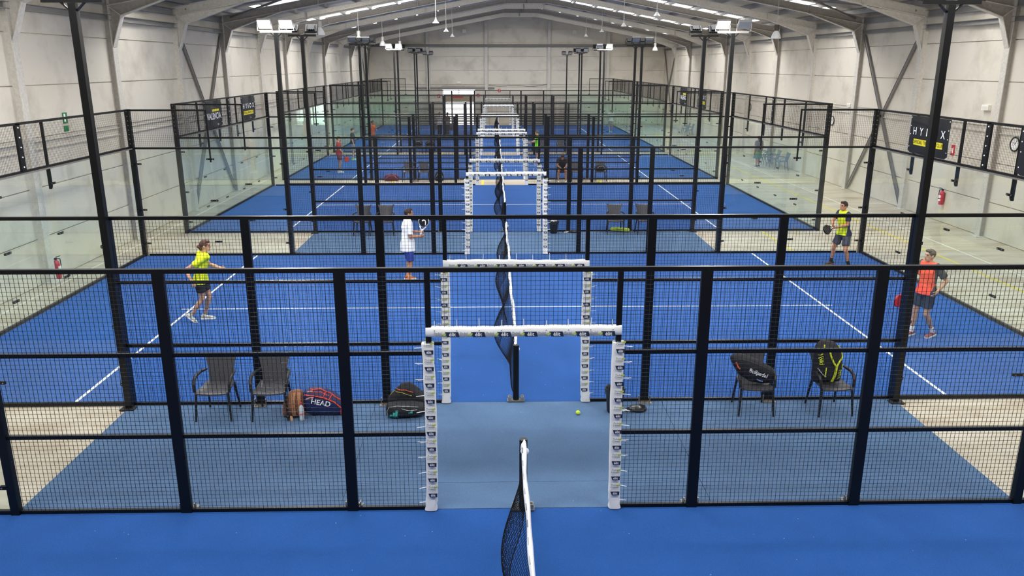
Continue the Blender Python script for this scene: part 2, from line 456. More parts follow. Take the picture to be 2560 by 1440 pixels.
for (a, b), lb in (((1, 2), 'slate blue rubber mat under the bags and chairs nearest the camera'), ((3, 4), 'slate blue rubber mat behind the court of the four players')):
    m = MB(); y0, y1 = FY[a] + .002, FY[b] - .002
    xs = [-6.02, -2.2, 2.3, 6.02] if a == 1 else [-6.02, -1.1, 1.15, 6.02]
    for x0, x1 in zip(xs, xs[1:]):
        ys = [y0, y0 + .62, y1] if x0 in xs[1:2] else [y0, y1]
        for u, w in zip(ys, ys[1:]): m.bbox((x0 + .003, u + .003, 0), (x1 - .003, w - .003, .012))
    tag(m.build('rubber_mat', RUBBER), lb, 'mat', 'rubber mats between the courts')
YL = mat('yellow_floor_paint', '#d9c64a', .7); GL = mat('pale_floor_paint', '#e4e2d8', .7)
k = 0
for (x0, x1, y0, y1, mm) in ((12.08, 12.16, 2, 60, YL), (12.98, 13.03, 4, 60, GL), (8.2, 8.27, 13.4, 16.3, YL), (-.92, -.8, 26.65, 28.25, YL), (-5.0, -4.9, 26.65, 28.25, YL), (-3.5, -3.42, 38.6, 40.3, YL), (4.4, 4.6, 26.7, 28.2, YL), (10.9, 14.6, 21.4, 21.46, GL), (-10.9, -10.85, 4, 60, GL)):
    k += 1; m = MB(); m.bbox((x0, y0, .0005), (x1, y1, .003)); struct('floor_marking', m, mm)
# ------------------------------------------------------------------ court fences
WC = {}
def wire_mesh(w, h):
    """welded wire panel, x 0..w, z 0..h, 50 mm grid"""
    key = (round(w, 3), round(h, 3))
    if key not in WC:
        m = MB()
        nx = max(1, round(w / .0502)); nz = max(1, round(h / .0502))
        def wire(p, q, ax):
            t = .0015 if ax == 0 else .0019
            a = [(t, t), (-t, t), (-t, -t), (t, -t)]
            if ax == 0: r = [[(e[0], i, e[2] + j) for i, j in a] for e in (p, q)]
            else: r = [[(e[0] + i, j, e[2]) for i, j in a] for e in (p, q)]
            m.loft(r, 0, False)
        for i in range(nx + 1): x = w * i / nx; wire((x, 0, 0), (x, 0, h), 1)
        for j in range(nz + 1): z = h * j / nz; wire((0, -.003, z), (w, -.003, z), 0)
        WC[key] = m.mesh('wire_grid', BLACKW)
    return WC[key]
def mesh_panel(parent, x, y, z, w, h, rz=0): return link('mesh_panel', wire_mesh(w, h), parent, (x, y, z), (0, 0, rz))
BOX = {}
def part(name, parent, c, d, m=BLACK):
    key = (tuple(round(v, 4) for v in d), m.name)
    if key not in BOX: BOX[key] = MB().box((0, 0, 0), d).mesh(name, m)
    return link(name, BOX[key], parent, c)
def clamp(parent, x, y, z, rz=0, w=.13):
    key = ('clamp', w)
    if key not in BOX:
        m = MB(); m.box((0, -.012, 0), (w, .012, .045)); m.box((0, .012, 0), (w, .012, .045))
        for sx in (-1, 1): m.cyl((sx * w * .32, -.022, 0), (sx * w * .32, .022, 0), .011, 8, 1)
        BOX[key] = m.mesh('glass_clamp', [BLACK, GALV])
    return link('glass_clamp', BOX[key], parent, (x, y, z), (0, 0, rz))
def pad_jamb(sx):
    """white wrapped sleeve round a gate post, printed on the two faces, cable ties outward"""
    m = MB(); rings = []; N = 16
    zs = [.012 + 2.1 * i / 42 for i in range(43)]
    for i, z in enumerate(zs):
        wob = .006 * noise.noise(Vector((z * 4, sx * 3, 1))) ; low = max(0, 1 - z / .22)
        hx = .068 + wob + low * .012 * math.sin(z * 60); hy = .055 + .004 * math.sin(z * 31.4) + low * .01
        cx = .008 * math.sin(z * 2.2 + sx) * 1.2 + low * .012 * sx
        r = []
        for k in range(N):
            a = 2 * PI * k / N; ca, sa = math.cos(a), math.sin(a)
            r.append((cx + math.copysign(abs(ca) ** .55, ca) * hx, math.copysign(abs(sa) ** .55, sa) * hy, z))
        rings.append(r)
    m.loft(rings, 0)
    for fy in (-1, 1):
        R = Matrix.Rotation(PI / 2, 4, 'X') if fy < 0 else Matrix.Rotation(PI, 4, 'Z') @ Matrix.Rotation(PI / 2, 4, 'X')
        for i in range(10):
            z = .22 + .2 * i; u = -fy * 1.0; y = fy * .0665
            # navy slanted badge with the white word, then the grey word with a lime leaf
            ox = .012
            q = [(-.036, -.024), (.05, -.024), (.052, .026), (-.055, .026)]
            T = Matrix.Translation((ox * (1 if fy < 0 else 1), y, z)) @ R
            m.add([T @ Vector((a, b, 0)) for a, b in q], [(0, 1, 2, 3)], 1)
            m.text('élit', .045, Matrix.Translation((ox, y + fy * .0012, z)) @ R, 2)
            T2 = Matrix.Translation((ox, y, z + .1)) @ R
            m.text('Padel', .034, T2 @ Matrix.Translation((-.012, .01, 0)), 3)
            m.text('Center', .034, T2 @ Matrix.Translation((-.006, -.018, 0)), 3)
            m.add([T2 @ Vector((.036 + .022 * math.cos(2 * PI * k / 10), .006 + .014 * math.sin(2 * PI * k / 10) + .3 * .022 * math.cos(2 * PI * k / 10), 0)) for k in range(10)], [list(range(10))], 4)
    for i in range(11):
        z = .12 + .195 * i
        m.bar((sx * .05, -.03, z), (sx * .15, -.05, z + .012 * math.sin(i * 5)), .006, .006, 5)
        m.bar((sx * .05, -.02, z - .008), (sx * .12, -.045, z - .004), .005, .005, 5)
    return m.mesh('gate_pad', [PADW, NAVY, WHITE, GREYTX, LIME, WHITE], 40)
def pad_lintel():
    m = MB(); rings = []; N = 14
    for i in range(45):
        x = -1.1 + 2.2 * i / 44
        hz = .06 + .003 * math.sin(x * 24); hy = .05; cz = .006 * math.sin(x * 3.0) + (.014 * max(0, (abs(x) - .95) / .15) if x > 0 else 0)
        r = []
        for k in range(N):
            a = 2 * PI * k / N; ca, sa = math.cos(a), math.sin(a)
            r.append((x, -math.copysign(abs(ca) ** .6, ca) * hy, cz + math.copysign(abs(sa) ** .6, sa) * hz))
        rings.append(r)
    m.loft(rings, 0)
    for fy in (-1, 1):
        R = Matrix.Rotation(PI / 2, 4, 'X') if fy < 0 else Matrix.Rotation(PI, 4, 'Z') @ Matrix.Rotation(PI / 2, 4, 'X')
        for i in range(7):
            x = (-.86 + .292 * i) * (1 if fy < 0 else -1); y = fy * .0555; w = 1 if fy < 0 else -1
            T = Matrix.Translation((x, y, -.022)) @ R
            if i % 1 == 0:
                T1 = T @ Matrix.Translation((.06, 0, 0))
                m.add([T1 @ Vector((a, b, 0)) for a, b in ((-.06, -.03), (.08, -.03), (.065, .03), (-.085, .03))], [(0, 1, 2, 3)], 1)
                m.text('élit', .062, T1 @ Matrix.Translation((0, 0, .0012)), 2)
                T2 = T @ Matrix.Translation((-.085, 0, 0))
                m.text('Padel', .04, T2 @ Matrix.Translation((-.02, .014, 0)), 3); m.text('Center', .04, T2 @ Matrix.Translation((-.012, -.016, 0)), 3)
                m.add([T2 @ Vector((.055 + .026 * math.cos(2 * PI * k / 10), .0 + .016 * math.sin(2 * PI * k / 10) + .01 * math.cos(2 * PI * k / 10), 0)) for k in range(10)], [list(range(10))], 4)
    for i in range(9):
        x = -1.0 + .25 * i; h = .06 + .035 * ((i * 37) % 5) / 5
        m.bar((x, -.02, .04), (x + .008 * math.sin(i * 3), -.025, .07 + h), .006, .006, 5)
        m.add([(x + .008 * math.cos(2 * PI * k / 8), -.0505, .022 + .008 * math.sin(2 * PI * k / 8)) for k in range(8)], [list(range(8))], 3)
    return m.mesh('gate_pad', [PADW, NAVY, WHITE, GREYTX, LIME, WHITE], 40)

FLAB = {1: 'black wire fence line closest to the camera, in front of the seats and bags', 2: 'black wire fence line just behind the bags and seats nearest the camera',
        3: 'black wire fence line just behind the player in white', 4: 'black wire fence line along the near side of the empty court', 5: 'black wire fence line along the far side of the empty court',
        6: 'black wire fence line just behind the maroon bag', 7: 'black wire fence line just beyond the player in bright green', 8: 'black wire fence line, fourth from the far wall', 9: 'black wire fence line, third from the far wall',
        10: 'black wire fence line, second from the far wall', 11: 'black wire fence line closest to the far wall'}
def make_fence():
    t = thing('court_fence', '', 'fence', (0, 0, 0), 0, 'long side fences of the padel courts')
    part('top_rail', t, (0, 0, 2.975), (20.1, .055, .05))
    PX = [-6.0, -4.0, -2.03, -1.07, 1.07, 2.03, 4.0, 6.0]
    for x in PX:
        w, d = (.1, .08) if abs(x) == 6 else ((.06, .06) if abs(x) < 1.5 else (.125, .06))
        p = part('post', t, (x, 0, 1.4775), (w, d, 2.945))
        if abs(x) != 6:
            key = 'foot'
            if key not in BOX:
                m = MB(); m.box((0, .075, .006), (.2, .13, .012)); m.box((-.085, .035, .05), (.012, .05, .1)); m.box((.085, .035, .05), (.012, .05, .1))
                for sx in (-.06, .06): m.cyl((sx, .1, .01), (sx, .1, .035), .014, 8)
                BOX[key] = m.mesh('foot_plate', GALV)
            if abs(x) > 1.5: link('foot_plate', BOX[key], t, (x, 0, .012))
    for a, b in ((-6, -4), (-4, -2.03), (-2.03, -1.07), (1.07, 2.03), (2.03, 4), (4, 6)):
        x0 = a + (.05 if abs(a) == 6 else .03 if abs(a) < 1.5 else .0625); x1 = b - (.05 if abs(b) == 6 else .03 if abs(b) < 1.5 else .0625)
        for z in (.035, 1.0, 2.0): part('rail', t, ((x0 + x1) / 2, .005, z), (x1 - x0, .04, .045))
        mesh_panel(t, x0, -.018, .05, x1 - x0, 2.9)
    part('lintel_rail', t, (0, 0, 2.26), (2.08, .04, .05))
    mesh_panel(t, -1.04, -.018, 2.29, 2.08, .66)
    for sx in (-1, 1): link('gate_pad', pad_jamb(sx), t, (sx * 1.08, 0, .012))
    link('gate_pad', pad_lintel(), t, (0, 0, 2.26))
    for s in (-1, 1):
        for a in (6.06, 8.005): 
            key = ('pane', 2.92)
            if key not in BOX: BOX[key] = MB().box((0, 0, 0), (1.925, .012, 2.9)).mesh('glass_pane', GLASS)
            link('glass_pane', BOX[key], t, (s * (a + .967), 0, 1.5))
        part('bottom_channel', t, (s * 8.0, 0, .038), (3.9, .05, .05))
        part('corner_rail', t, (s * 9.0, 0, 3.975), (2.05, .045, .045))
        part('corner_bar', t, (s * 8.0, .02, 3.275), (.04, .03, 1.36))
        mesh_panel(t, 8.02 if s > 0 else -9.98, -.01, 3.01, 1.96, .94)
        clamp(t, s * 8.0, 0, 2.68, 0, .2)
        for z in (.4, 1.55): clamp(t, s * 8.0, 0, z, 0, .2)
        for z in (.36, 1.3, 2.55): clamp(t, s * 6.075, 0, z)
        for z in (.36, 1.3, 2.55): clamp(t, s * 9.93, 0, z)
    return t
fence = make_fence()
for n, y in FY.items():
    rz = 0 if n % 2 else PI
    if n == 1: fence.location = (0, y, 0); fence['label'] = FLAB[1]
    else: dup(fence, (0, y, 0), rz, FLAB[n])

# end walls of glass with a wire band above
def make_end(side):
    t = thing('end_wall', '', 'glass wall', (0, 0, 0), 0, 'glass end walls of the padel courts')
    H = 5.075
    for s in (-1, 1):
        key = 'corner'
        if key not in BOX:
            m = MB(); m.box((0, 0, 2.0), (.12, .12, 4.0))
            for i in range(8): m.cyl((-.066, 0, 3.1 + .12 * i), (.066, 0, 3.1 + .12 * i), .012, 8, 1); m.cyl((0, -.066, 3.1 + .12 * i), (0, .066, 3.1 + .12 * i), .012, 8, 1)
            BOX[key] = m.mesh('corner_post', [BLACK, GALV])
        link('corner_post', BOX[key], t, (0, s * H, 0))
    key = 'mid'
    m = MB(); m.box((0, 0, 3.5), (.05, .16, .96))
    for i in range(5): m.cyl((-.034, 0, 3.1 + .2 * i), (.034, 0, 3.1 + .2 * i), .016, 8, 1)
    link('mid_post', m.mesh('mid_post', [BLACK, WHITE]), t)
    L = 2 * H - .12
    part('top_rail', t, (0, 0, 3.975), (.05, L, .05)); part('mid_rail', t, (side * .03, 0, 3.0), (.05, L, .05)); part('lower_rail', t, (-side * .02, 0, 2.965), (.03, L, .03), GALV)
    part('bottom_channel', t, (0, 0, .044), (.06, L, .06), BROWNBLK)
    for y0 in (-H + .06, .08): mesh_panel(t, side * .02, y0, 3.03, H - .14, .92, PI / 2)
    w = L / 5
    for i in range(5):
        key = ('epane', round(w, 3))
        if key not in BOX: BOX[key] = MB().box((0, 0, 0), (.012, w - .008, 2.9)).mesh('glass_pane', GLASS)
        link('glass_pane', BOX[key], t, (0, -L / 2 + w * (i + .5), 1.51))
    for i in range(1, 5):
        y = -L / 2 + w * i
        if 'hang' not in BOX:
            m = MB(); m.box((0, 0, 3.49), (.05, .05, .96)); m.loft([[(x, -.04, 2.98), (x, .04, 2.98), (x, .04, 2.56), (x, .0, 2.5), (x, -.04, 2.5)] for x in (-.025, .025)])
            BOX['hang'] = m.mesh('hanging_bar', BLACK)
        link('hanging_bar', BOX['hang'], t, (side * .05, y, 0))
        for z in (.5, 1.5, 2.62): clamp(t, 0, y, z, PI / 2, .2)
    for s in (-1, 1):
        for z in (.36, 1.3, 2.55): clamp(t, 0, s * (H - .09), z, PI / 2)
    return t
EW = {'B': 'the four players\' court', 'C': 'the empty court', 'D': 'the green clad player\'s court', 'E': 'the second farthest court', 'F': 'the farthest court'}
for side, sn in ((-1, 'left'), (1, 'right')):
    base = make_end(side)
    for i, (n, c) in enumerate(COURTS[1:]):
        lb = 'glass wall with black wire band at the %s end of %s' % (sn, EW[n])
        if i == 0: base.location = (side * 10.06, c, 0); base['label'] = lb
        else: dup(base, (side * 10.06, c, 0), 0, lb)

# ------------------------------------------------------------------ nets
def make_net():
    t = thing('padel_net', '', 'net', (0, 0, 0), 0, 'centre nets of the padel courts')
    H = 5.0
    def zt_(y): return .88 + .045 * (y / H) ** 2
    def off(y, v):                       # sideways sag of the cord mesh, v 0 at the tape, 1 at the hem
        q = min(1, (H - abs(y)) / 2.6); b = math.sin(PI * min(q, 1) * .62)
        return -(.30 * b) * (math.sin(v * PI * .78)) * (.8 + .35 * math.sin(y * 1.9)) + .03 * math.sin(y * 3.1) * v
    NV = 21; NY = 224; m = MB(); r = .0022
    def P(y, v): z = zt_(y) - .03; return Vector((off(y, v), y, z - v * (z - .05 - .12 * (1 - v) * 0)))
    for j in range(NV + 1):
        v = j / NV; m.tube([P(-H + 2 * H * i / 70, v) for i in range(71)], r if j < NV else .006, 4, 0, (1, 0, 0), 1, False)
    for i in range(NY + 1):
        y = -H + 2 * H * i / NY; m.tube([P(y, k / 8) for k in range(9)], r, 4, 0, (1, 0, 0), 1, False)
    m.build('net_mesh', ROPE, t)
    m = MB(); rings = []
    for i in range(61):
        y = -H - .01 + 2 * (H + .01) * i / 60; z = zt_(y); x = .006 * math.sin(y * 4) + .012 * math.sin(y * 1.3); w = .026 + .004 * math.sin(y * 7)
        rings.append([(x + w * math.cos(a), y, z - .03 + .045 * math.sin(a)) for a in [2 * PI * k / 10 for k in range(10)]])
    m.loft(rings, 0)
    for i in range(34):
        y = -H + .2 + .29 * i; z = zt_(y); m.box((-.02, y, z + .004), (.016, .12, .008), 1)
    m.build('net_tape', [TAPE, mat('faded_tape_print', '#6c6f78', .8)], t, 50)
    for s in (-1, 1):
        p = MB(); p.cyl((0, s * 5.03, .012), (0, s * 5.03, .93), .048, 20); p.cyl((0, s * 5.03, .93), (0, s * 5.03, .936), .046, 20, 1)
        p.box((-.006, s * 4.98, .2), (.012, .006, .22), 1)
        po = p.build('net_post', [BLACK, mat('dark_cap', '#3a3836', .5)], t, 40)
        b = MB(); b.box((0, s * 5.05, .018), (.27, .11, .012))
        for sx in (-.1, .1): b.box((sx, s * 5.05, .05), (.05, .08, .06)); b.cyl((sx, s * 5.05, .08), (sx, s * 5.05, .1), .016, 8)
        b.build('foot_plate', GALV, po)
        k = MB(); k.ell((.0, s * 4.96, .86), (.035, .05, .07)); k.ell((.012, s * 4.93, .83), (.05, .04, .045)); k.build('tape_knot', TAPE, po, 60)
    return t
net = make_net()
NL = {'A': 'padel net in the foreground, its white tape running off the bottom edge', 'B': 'padel net across the court of the four players', 'C': 'padel net on the empty court', 'D': 'padel net beside the player in bright green', 'E': 'padel net on the court behind the player in bright green', 'F': 'padel net on the farthest court'}
for i, (n, c) in enumerate(COURTS):
    if i == 0: net.location = (0, c, .012); net['label'] = NL[n]
    else: dup(net, (0, c, .012), 0, NL[n])

# ------------------------------------------------------------------ floodlight poles
FLON = emit('lit_flood_face', '#fffaf0', 60); FLOFF = mat('unlit_flood_face', '#8d9090', .15, spec=.8); HOUS = mat('grey_lamp_housing', '#b9b7b2', .45, .3); DHOUS = mat('black_lamp_housing', '#1a1a1b', .5)
LIGHTS = []
PN = {2: 'nearest of its row', 3: 'second of its row', 4: 'third of its row', 5: 'fourth of its row', 6: 'fifth of its row', 7: 'sixth of its row', 8: 'seventh of its row', 9: 'eighth of its row', 10: 'ninth of its row', 11: 'farthest of its row'}
def pole(n, sx):
    y = FY[n]; corr = 1 if n % 2 else -1            # corridor side
    lit = {3: (1, 1) if sx < 0 else (1, 0), 7: (1, 1) if sx < 0 else (0, 1), 2: (1, 1), 6: (1, 1)}.get(n, (0, 0))
    state = 'lit' if sum(lit) == 2 else 'half lit' if sum(lit) else 'unlit'
    t = thing('floodlight_pole', 'tall black pole with two %s floodlights, %s row, %s' % (state, 'left' if sx < 0 else 'right', PN[n]), 'light pole', (sx * 6.0, y + corr * .1, 0), 0, 'floodlight poles along the courts')
    part('pole', t, (0, 0, 2.975), (.1, .1, 5.93)); part('foot_plate', t, (0, corr * .06, .02), (.22, .14, .014), BROWNBLK)
    white = n in (3, 7)
    part('crossbar', t, (0, 0, 5.97), (.82, .07, .05), HOUS if white else BLACK)
    aim = -corr
    for k, dx in enumerate((-.28, .28)):
        a = math.radians(50 if lit[k] or n in (2, 6) else 38 + 22 * random.random()); M = Matrix.Translation((dx, aim * .02, 6.17)) @ Matrix.Rotation(aim * a, 4, 'X')
        # local -Z of the housing is the light face before tilting towards the court
        h = MB(); h.box((0, 0, 0), (.34, .26, .07), 0, M); h.box((0, 0, .05), (.2, .16, .05), 0, M)
        for i in range(5): h.box((-.12 + .06 * i, 0, .055), (.008, .22, .04), 0, M)
        fo = h.build('floodlight', HOUS if white else DHOUS, t)
        f = MB(); f.box((0, 0, -.04), (.3, .22, .012), 0, M); f.build('lamp_glass', FLON if lit[k] else FLOFF, fo)
        b = MB()
        for sxx in (-.19, .19): b.bar((dx + sxx, 0, 5.99), (dx + sxx, aim * .02, 6.18), .012, .03, 0, (0, 1, 0))
        b.bar((dx - .19, 0, 6.0), (dx + .19, 0, 6.0), .03, .012); b.build('bracket', HOUS if white else BLACK, fo)
        if lit[k]: LIGHTS.append((Vector((sx * 6.0, y + corr * .1, 0)) + (M @ Vector((0, 0, -.06))), (M.to_3x3() @ Vector((0, 0, -1)))))
    br = MB()
    for s in (-1, 1): br.bar((0, 0, 5.8), (s * .16, 0, 5.95), .04, .02)
    br.build('brace', BLACK, t)
for n in range(2, 12):
    for sx in (-1, 1): pole(n, sx)

# ------------------------------------------------------------------ pendant bay lamps
SHADE = mat('white_enamel_shade', '#e9e8e4', .35, spec=.5); GEARB = mat('grey_gear_box', '#b8b6b0', .5, .2); DGEAR = mat('dark_gear_box', '#4a4036', .6)
def pendant(x, y, z, kind, label):
    t = thing('pendant_lamp', label, 'ceiling lamp', (x, y, z), 0, 'pendant lamps under the roof')
    m = MB(); prof = [(.185, 0), (.18, .02), (.165, .1), (.12, .2), (.07, .27), (.065, .28)] if kind == 'bay' else [(.14, 0), (.13, .03), (.07, .09), (.05, .14), (.04, .16)]
    rings = [[(r * math.cos(2 * PI * k / 20), r * math.sin(2 * PI * k / 20), h) for k in range(20)] for r, h in prof]
    inner = [[(r * .96 * math.cos(2 * PI * k / 20), r * .96 * math.sin(2 * PI * k / 20), h - .006) for k in range(20)] for r, h in prof][::-1]
    m.loft(inner + rings, 0, True); m.build('lamp_shade', SHADE, t, 50)
    g = MB(); top = prof[-1][1]
    if kind == 'bay': g.cyl((0, 0, top), (0, 0, top + .05), .075, 16); g.cyl((0, 0, top + .05), (0, 0, top + .22), .09, 16)
    else: g.cyl((0, 0, top), (0, 0, top + .08), .035, 12)
    g.build('gear_housing', DGEAR if 'dark' in label else GEARB, t, 50)
    s = MB(); zr = zt(x - CX) + ZR - z + .01
    s.cyl((0, 0, top + .1), (0, 0, zr), .012 if kind == 'bay' else .016, 6); s.build('suspension_rod', GEARB, t)
    b = MB(); b.ell((0, 0, .07), (.04, .04, .075)); b.build('bulb', SHADE, t, 60)
for k, y in enumerate((22.7, 31.5, 40.0, 48.8)):
    pendant(-6.8, y, 6.2, 'bay', 'white dome pendant lamp in the outer left row, %s to the camera' % ORD[k])
pendant(10.35, 22.7, 6.1, 'bay', 'white dome pendant lamp with dark housing, alone over the right side')
pendant(10.9, 48.8, 6.1, 'bay', 'white dome pendant lamp beside the farthest right hand wind brace')
for k, (y, z) in enumerate(((27.4, 6.86), (35.0, 6.8), (41.3, 6.75))): pendant(-2.8, y, z, 'cone', 'small white cone lamp on a long rod, inner left row, %s to the camera' % ORD[k])
for k, (y, z) in enumerate(((25.3, 7.04), (33.8, 7.03), (42.3, 7.08), (51.0, 7.1))): pendant(6.3, y, z, 'cone', 'small white cone lamp on a long rod, inner right row, %s to the camera' % ORD[k])
# ------------------------------------------------------------------ chairs
CHM = mat('dark_grey_resin', '#47464a', .42, var=.12, scale=20); CHL = mat('black_resin', '#151516', .45); GREYCH = mat('grey_blue_resin', '#6c7a86', .5)
def make_chair(shell, legm):
    """stacking armchair: faces -y, origin on the floor under the seat centre"""
    t = thing('armchair', '', 'chair', (0, 0, 0))
    m = MB(); rings = []                                           # seat: dished shell
    for i in range(9):
        v = i / 8; y = -.23 + .45 * v; w = .235 - .02 * v; r = []
        for k in range(13):
            u = -1 + 2 * k / 12; r.append((u * w, y, .455 + .018 * u * u - .02 * math.sin(PI * v) - .03 * max(0, .12 - v) / .12))
        r += [(p[0], p[1], p[2] - .022) for p in r[::-1]]
        rings.append(r)
    m.loft(rings); m.build('seat', shell, t, 50)
    m = MB(); rings = []                                           # back: narrow below, flared to two horns
    for i in range(11):
        v = i / 10; z = .43 + .44 * v; w = .17 + .03 * v + .055 * v ** 3; y = .2 + .13 * v; r = []
        for k in range(13):
            u = -1 + 2 * k / 12; r.append((u * w, y - .03 * u * u + .02, z + (.05 * u * u - .03) * v ** 3))
        r += [(p[0], p[1] + .02, p[2]) for p in r[::-1]]
        rings.append(r)
    m.loft(rings); m.build('backrest', shell, t, 50)
    for s in (-1, 1):
        m = MB(); m.tube([(s * .2, .21, .66), (s * .25, .1, .665), (s * .268, -.05, .655), (s * .266, -.15, .62), (s * .258, -.19, .55), (s * .255, -.2, .45)], [.016, .02, .022, .02, .018, .018], 8, 0, (0, 0, 1), 1.3)
        m.build('armrest', legm, t, 60)
        m = MB(); m.tube([(s * .235, -.2, .45), (s * .262, -.25, 0)], [.022, .015], 8); m.build('leg', legm, t, 60)
        m = MB(); m.tube([(s * .2, .2, .45), (s * .235, .28, 0)], [.022, .015], 8); m.build('leg', legm, t, 60)
    return t
BX = [(-4.53, 2.7399999999999998, 0, 'empty dark grey armchair farthest left on the near blue mat'), (-3.7, 2.73, .05, 'empty dark grey armchair next to the brown backpack on the near blue mat'),
      (3.63, 2.7399999999999998, -.04, 'dark grey armchair holding the black racket bag with white lettering'), (4.81, 2.71, .06, 'dark grey armchair holding the yellow striped black backpack'),
      (-4.45, 16.0, 0, 'dark armchair behind the player in white, left of its pair'), (-3.73, 16.0, .03, 'dark armchair behind the player in white, right of its pair'),
      (3.46, 16.0, -.03, 'dark armchair above the lime tube bag, nearer the white gate pad'), (4.4, 16.02, .05, 'dark armchair right of the lime tube bag')]
c0 = make_chair(CHM, CHL); c0['group'] = 'armchairs in the gaps between courts'
for i, (x, y, r, lb) in enumerate(BX):
    if i == 0: c0.location = (x, y, .012); c0.rotation_euler.z = r; c0['label'] = lb
    else: dup(c0, (x, y, .012), r, lb)
for x, y, r, lb in ((-4.25, 27.85, 0, 'dark armchair by the maroon bag, left of its pair'), (-3.55, 27.85, .05, 'dark armchair between the maroon bag and the black backpack, right of its pair'),
                    (2.75, 27.8, 0, 'dark armchair under the person leaning forward'), (3.45, 27.85, .04, 'dark armchair just right of the person leaning forward'), (4.55, 27.85, -.05, 'dark armchair with a dark bag, right of the person leaning forward'),
                    (2.7, 39.9, 0, 'dark armchair beyond the player in bright green, left of its pair'), (3.7, 39.9, 0, 'dark armchair beyond the player in bright green, right of its pair'),
                    (-4.9, 39.9, 0, 'dark armchair piled with bags on the second bare strip, farther left'), (-4.2, 39.9, 0, 'dark armchair piled with bags on the second bare strip, nearer the net'),
                    (-4.6, 51.9, 0, 'dark armchair in front of the bright doorway, farther left'), (-3.6, 51.9, 0, 'dark armchair in front of the bright doorway, nearer the net')):
    dup(c0, (x, y, 0), r, lb)
g0 = make_chair(GREYCH, GREYCH); g0['group'] = 'grey blue armchairs along the right wall'
for i, (x, y, r, lb) in enumerate(((14.22, 31.5, -PI / 2, 'grey blue armchair at the right wall, nearest of the four by the woman'), (14.2, 32.75, -PI / 2, 'grey blue armchair at the right wall, second nearest of the four by the woman'), (14.2, 33.6, -PI / 2 - .15, 'grey blue armchair at the right wall, third nearest of the four by the woman'), (14.25, 34.5, -PI / 2, 'grey blue armchair at the right wall, farthest of the four by the woman'),
                                   (14.3, 51.6, -PI / 2, 'distant grey blue armchair at the right wall, nearer of two'), (14.3, 52.8, -PI / 2, 'distant grey blue armchair at the right wall, farther of two'))):
    if i == 0: g0.location = (x, y, 0); g0.rotation_euler.z = r; g0['label'] = lb
    else: dup(g0, (x, y, 0), r, lb)

# ------------------------------------------------------------------ bags
BAGK = mat('black_bag_cloth', '#17171a', .7, var=.2, scale=12); BAGN = mat('navy_bag_cloth', '#1d2a5c', .6, var=.25, scale=9); REDP = mat('red_orange_piping', '#e2432f', .5)
BROWN = mat('brown_canvas', '#8a5a3c', .8, var=.25, scale=8); YEL = mat('acid_yellow_trim', '#d8e02c', .6); TEAL = mat('teal_print', '#53c7b6', .6); MAROON = mat('maroon_bag_cloth', '#6a1f3c', .6, var=.3, scale=10); SILV = mat('silver_piping', '#a8aaa8', .5)
ORNG = mat('orange_piping', '#d2562e', .5); LIMEB = mat('lime_tube_cloth', '#c6dc4e', .6, var=.15, scale=7)
class Bag:
    """soft lying bag: outline half widths along x given as (x, zlow, zhigh), depth hy"""
    def __init__(s, prof, hy, p=2.4): s.prof = prof; s.hy = hy; s.p = p
    def at(s, x):
        pr = s.prof
        for a, b in zip(pr, pr[1:]):
            if a[0] <= x <= b[0]:
                t = (x - a[0]) / (b[0] - a[0])
                return a[1] + (b[1] - a[1]) * t, a[2] + (b[2] - a[2]) * t
        return pr[-1][1:] if x > pr[-1][0] else pr[0][1:]
    def mesh(s, n=20):
        m = MB(); rings = []; x0, x1 = s.prof[0][0], s.prof[-1][0]
        for i in range(31):
            x = x0 + (x1 - x0) * i / 30; lo, hi = s.at(x); c = (lo + hi) / 2; h = max((hi - lo) / 2, .004)
            e = 1 - abs(2 * (x - x0) / (x1 - x0) - 1) ** 4; hy = s.hy * max(.12, math.sqrt(max(e, 0)))
            r = []
            for k in range(n):
                a = 2 * PI * k / n; ca, sa = math.cos(a), math.sin(a)
                w = 1 + .05 * noise.noise(Vector((x * 9, ca * 2, sa * 2)))
                r.append((x, math.copysign(abs(ca) ** (2 / s.p), ca) * hy * w, c + math.copysign(abs(sa) ** (2 / s.p), sa) * h))
            rings.append(r)
        return m.loft(rings)
    def front(s, x, z, gap=.004):
        x0, x1 = s.prof[0][0], s.prof[-1][0]; lo, hi = s.at(x); c = (lo + hi) / 2; h = max((hi - lo) / 2, .01)
        e = 1 - abs(2 * (x - x0) / (x1 - x0) - 1) ** 4; hy = s.hy * max(.12, math.sqrt(max(e, 0)))
        q = min(.97, abs((z - c) / h)); return -hy * 1.03 * (1 - q ** s.p) ** (1 / s.p) - gap
    def line(s, pts, r=.008):
        out = []
        for a, b in zip(pts, pts[1:]):
            for i in range(6): t = i / 6; x = a[0] + (b[0] - a[0]) * t; z = a[1] + (b[1] - a[1]) * t; out.append((x, s.front(x, z, .002), z))
        x, z = pts[-1]; out.append((x, s.front(x, z, .002), z))
        return MB().tube(out, r, 6)
    def word(s, t, size, x, z, rot=0, dep=None):
        M = Matrix.Translation((x, 0, z)) @ Matrix.Rotation(-rot, 4, 'Y') @ Matrix.Rotation(PI / 2, 4, 'X')
        return MB().text(t, size, M, 0, lambda p: Vector((p.x, s.front(p.x, p.z, .006), p.z)))
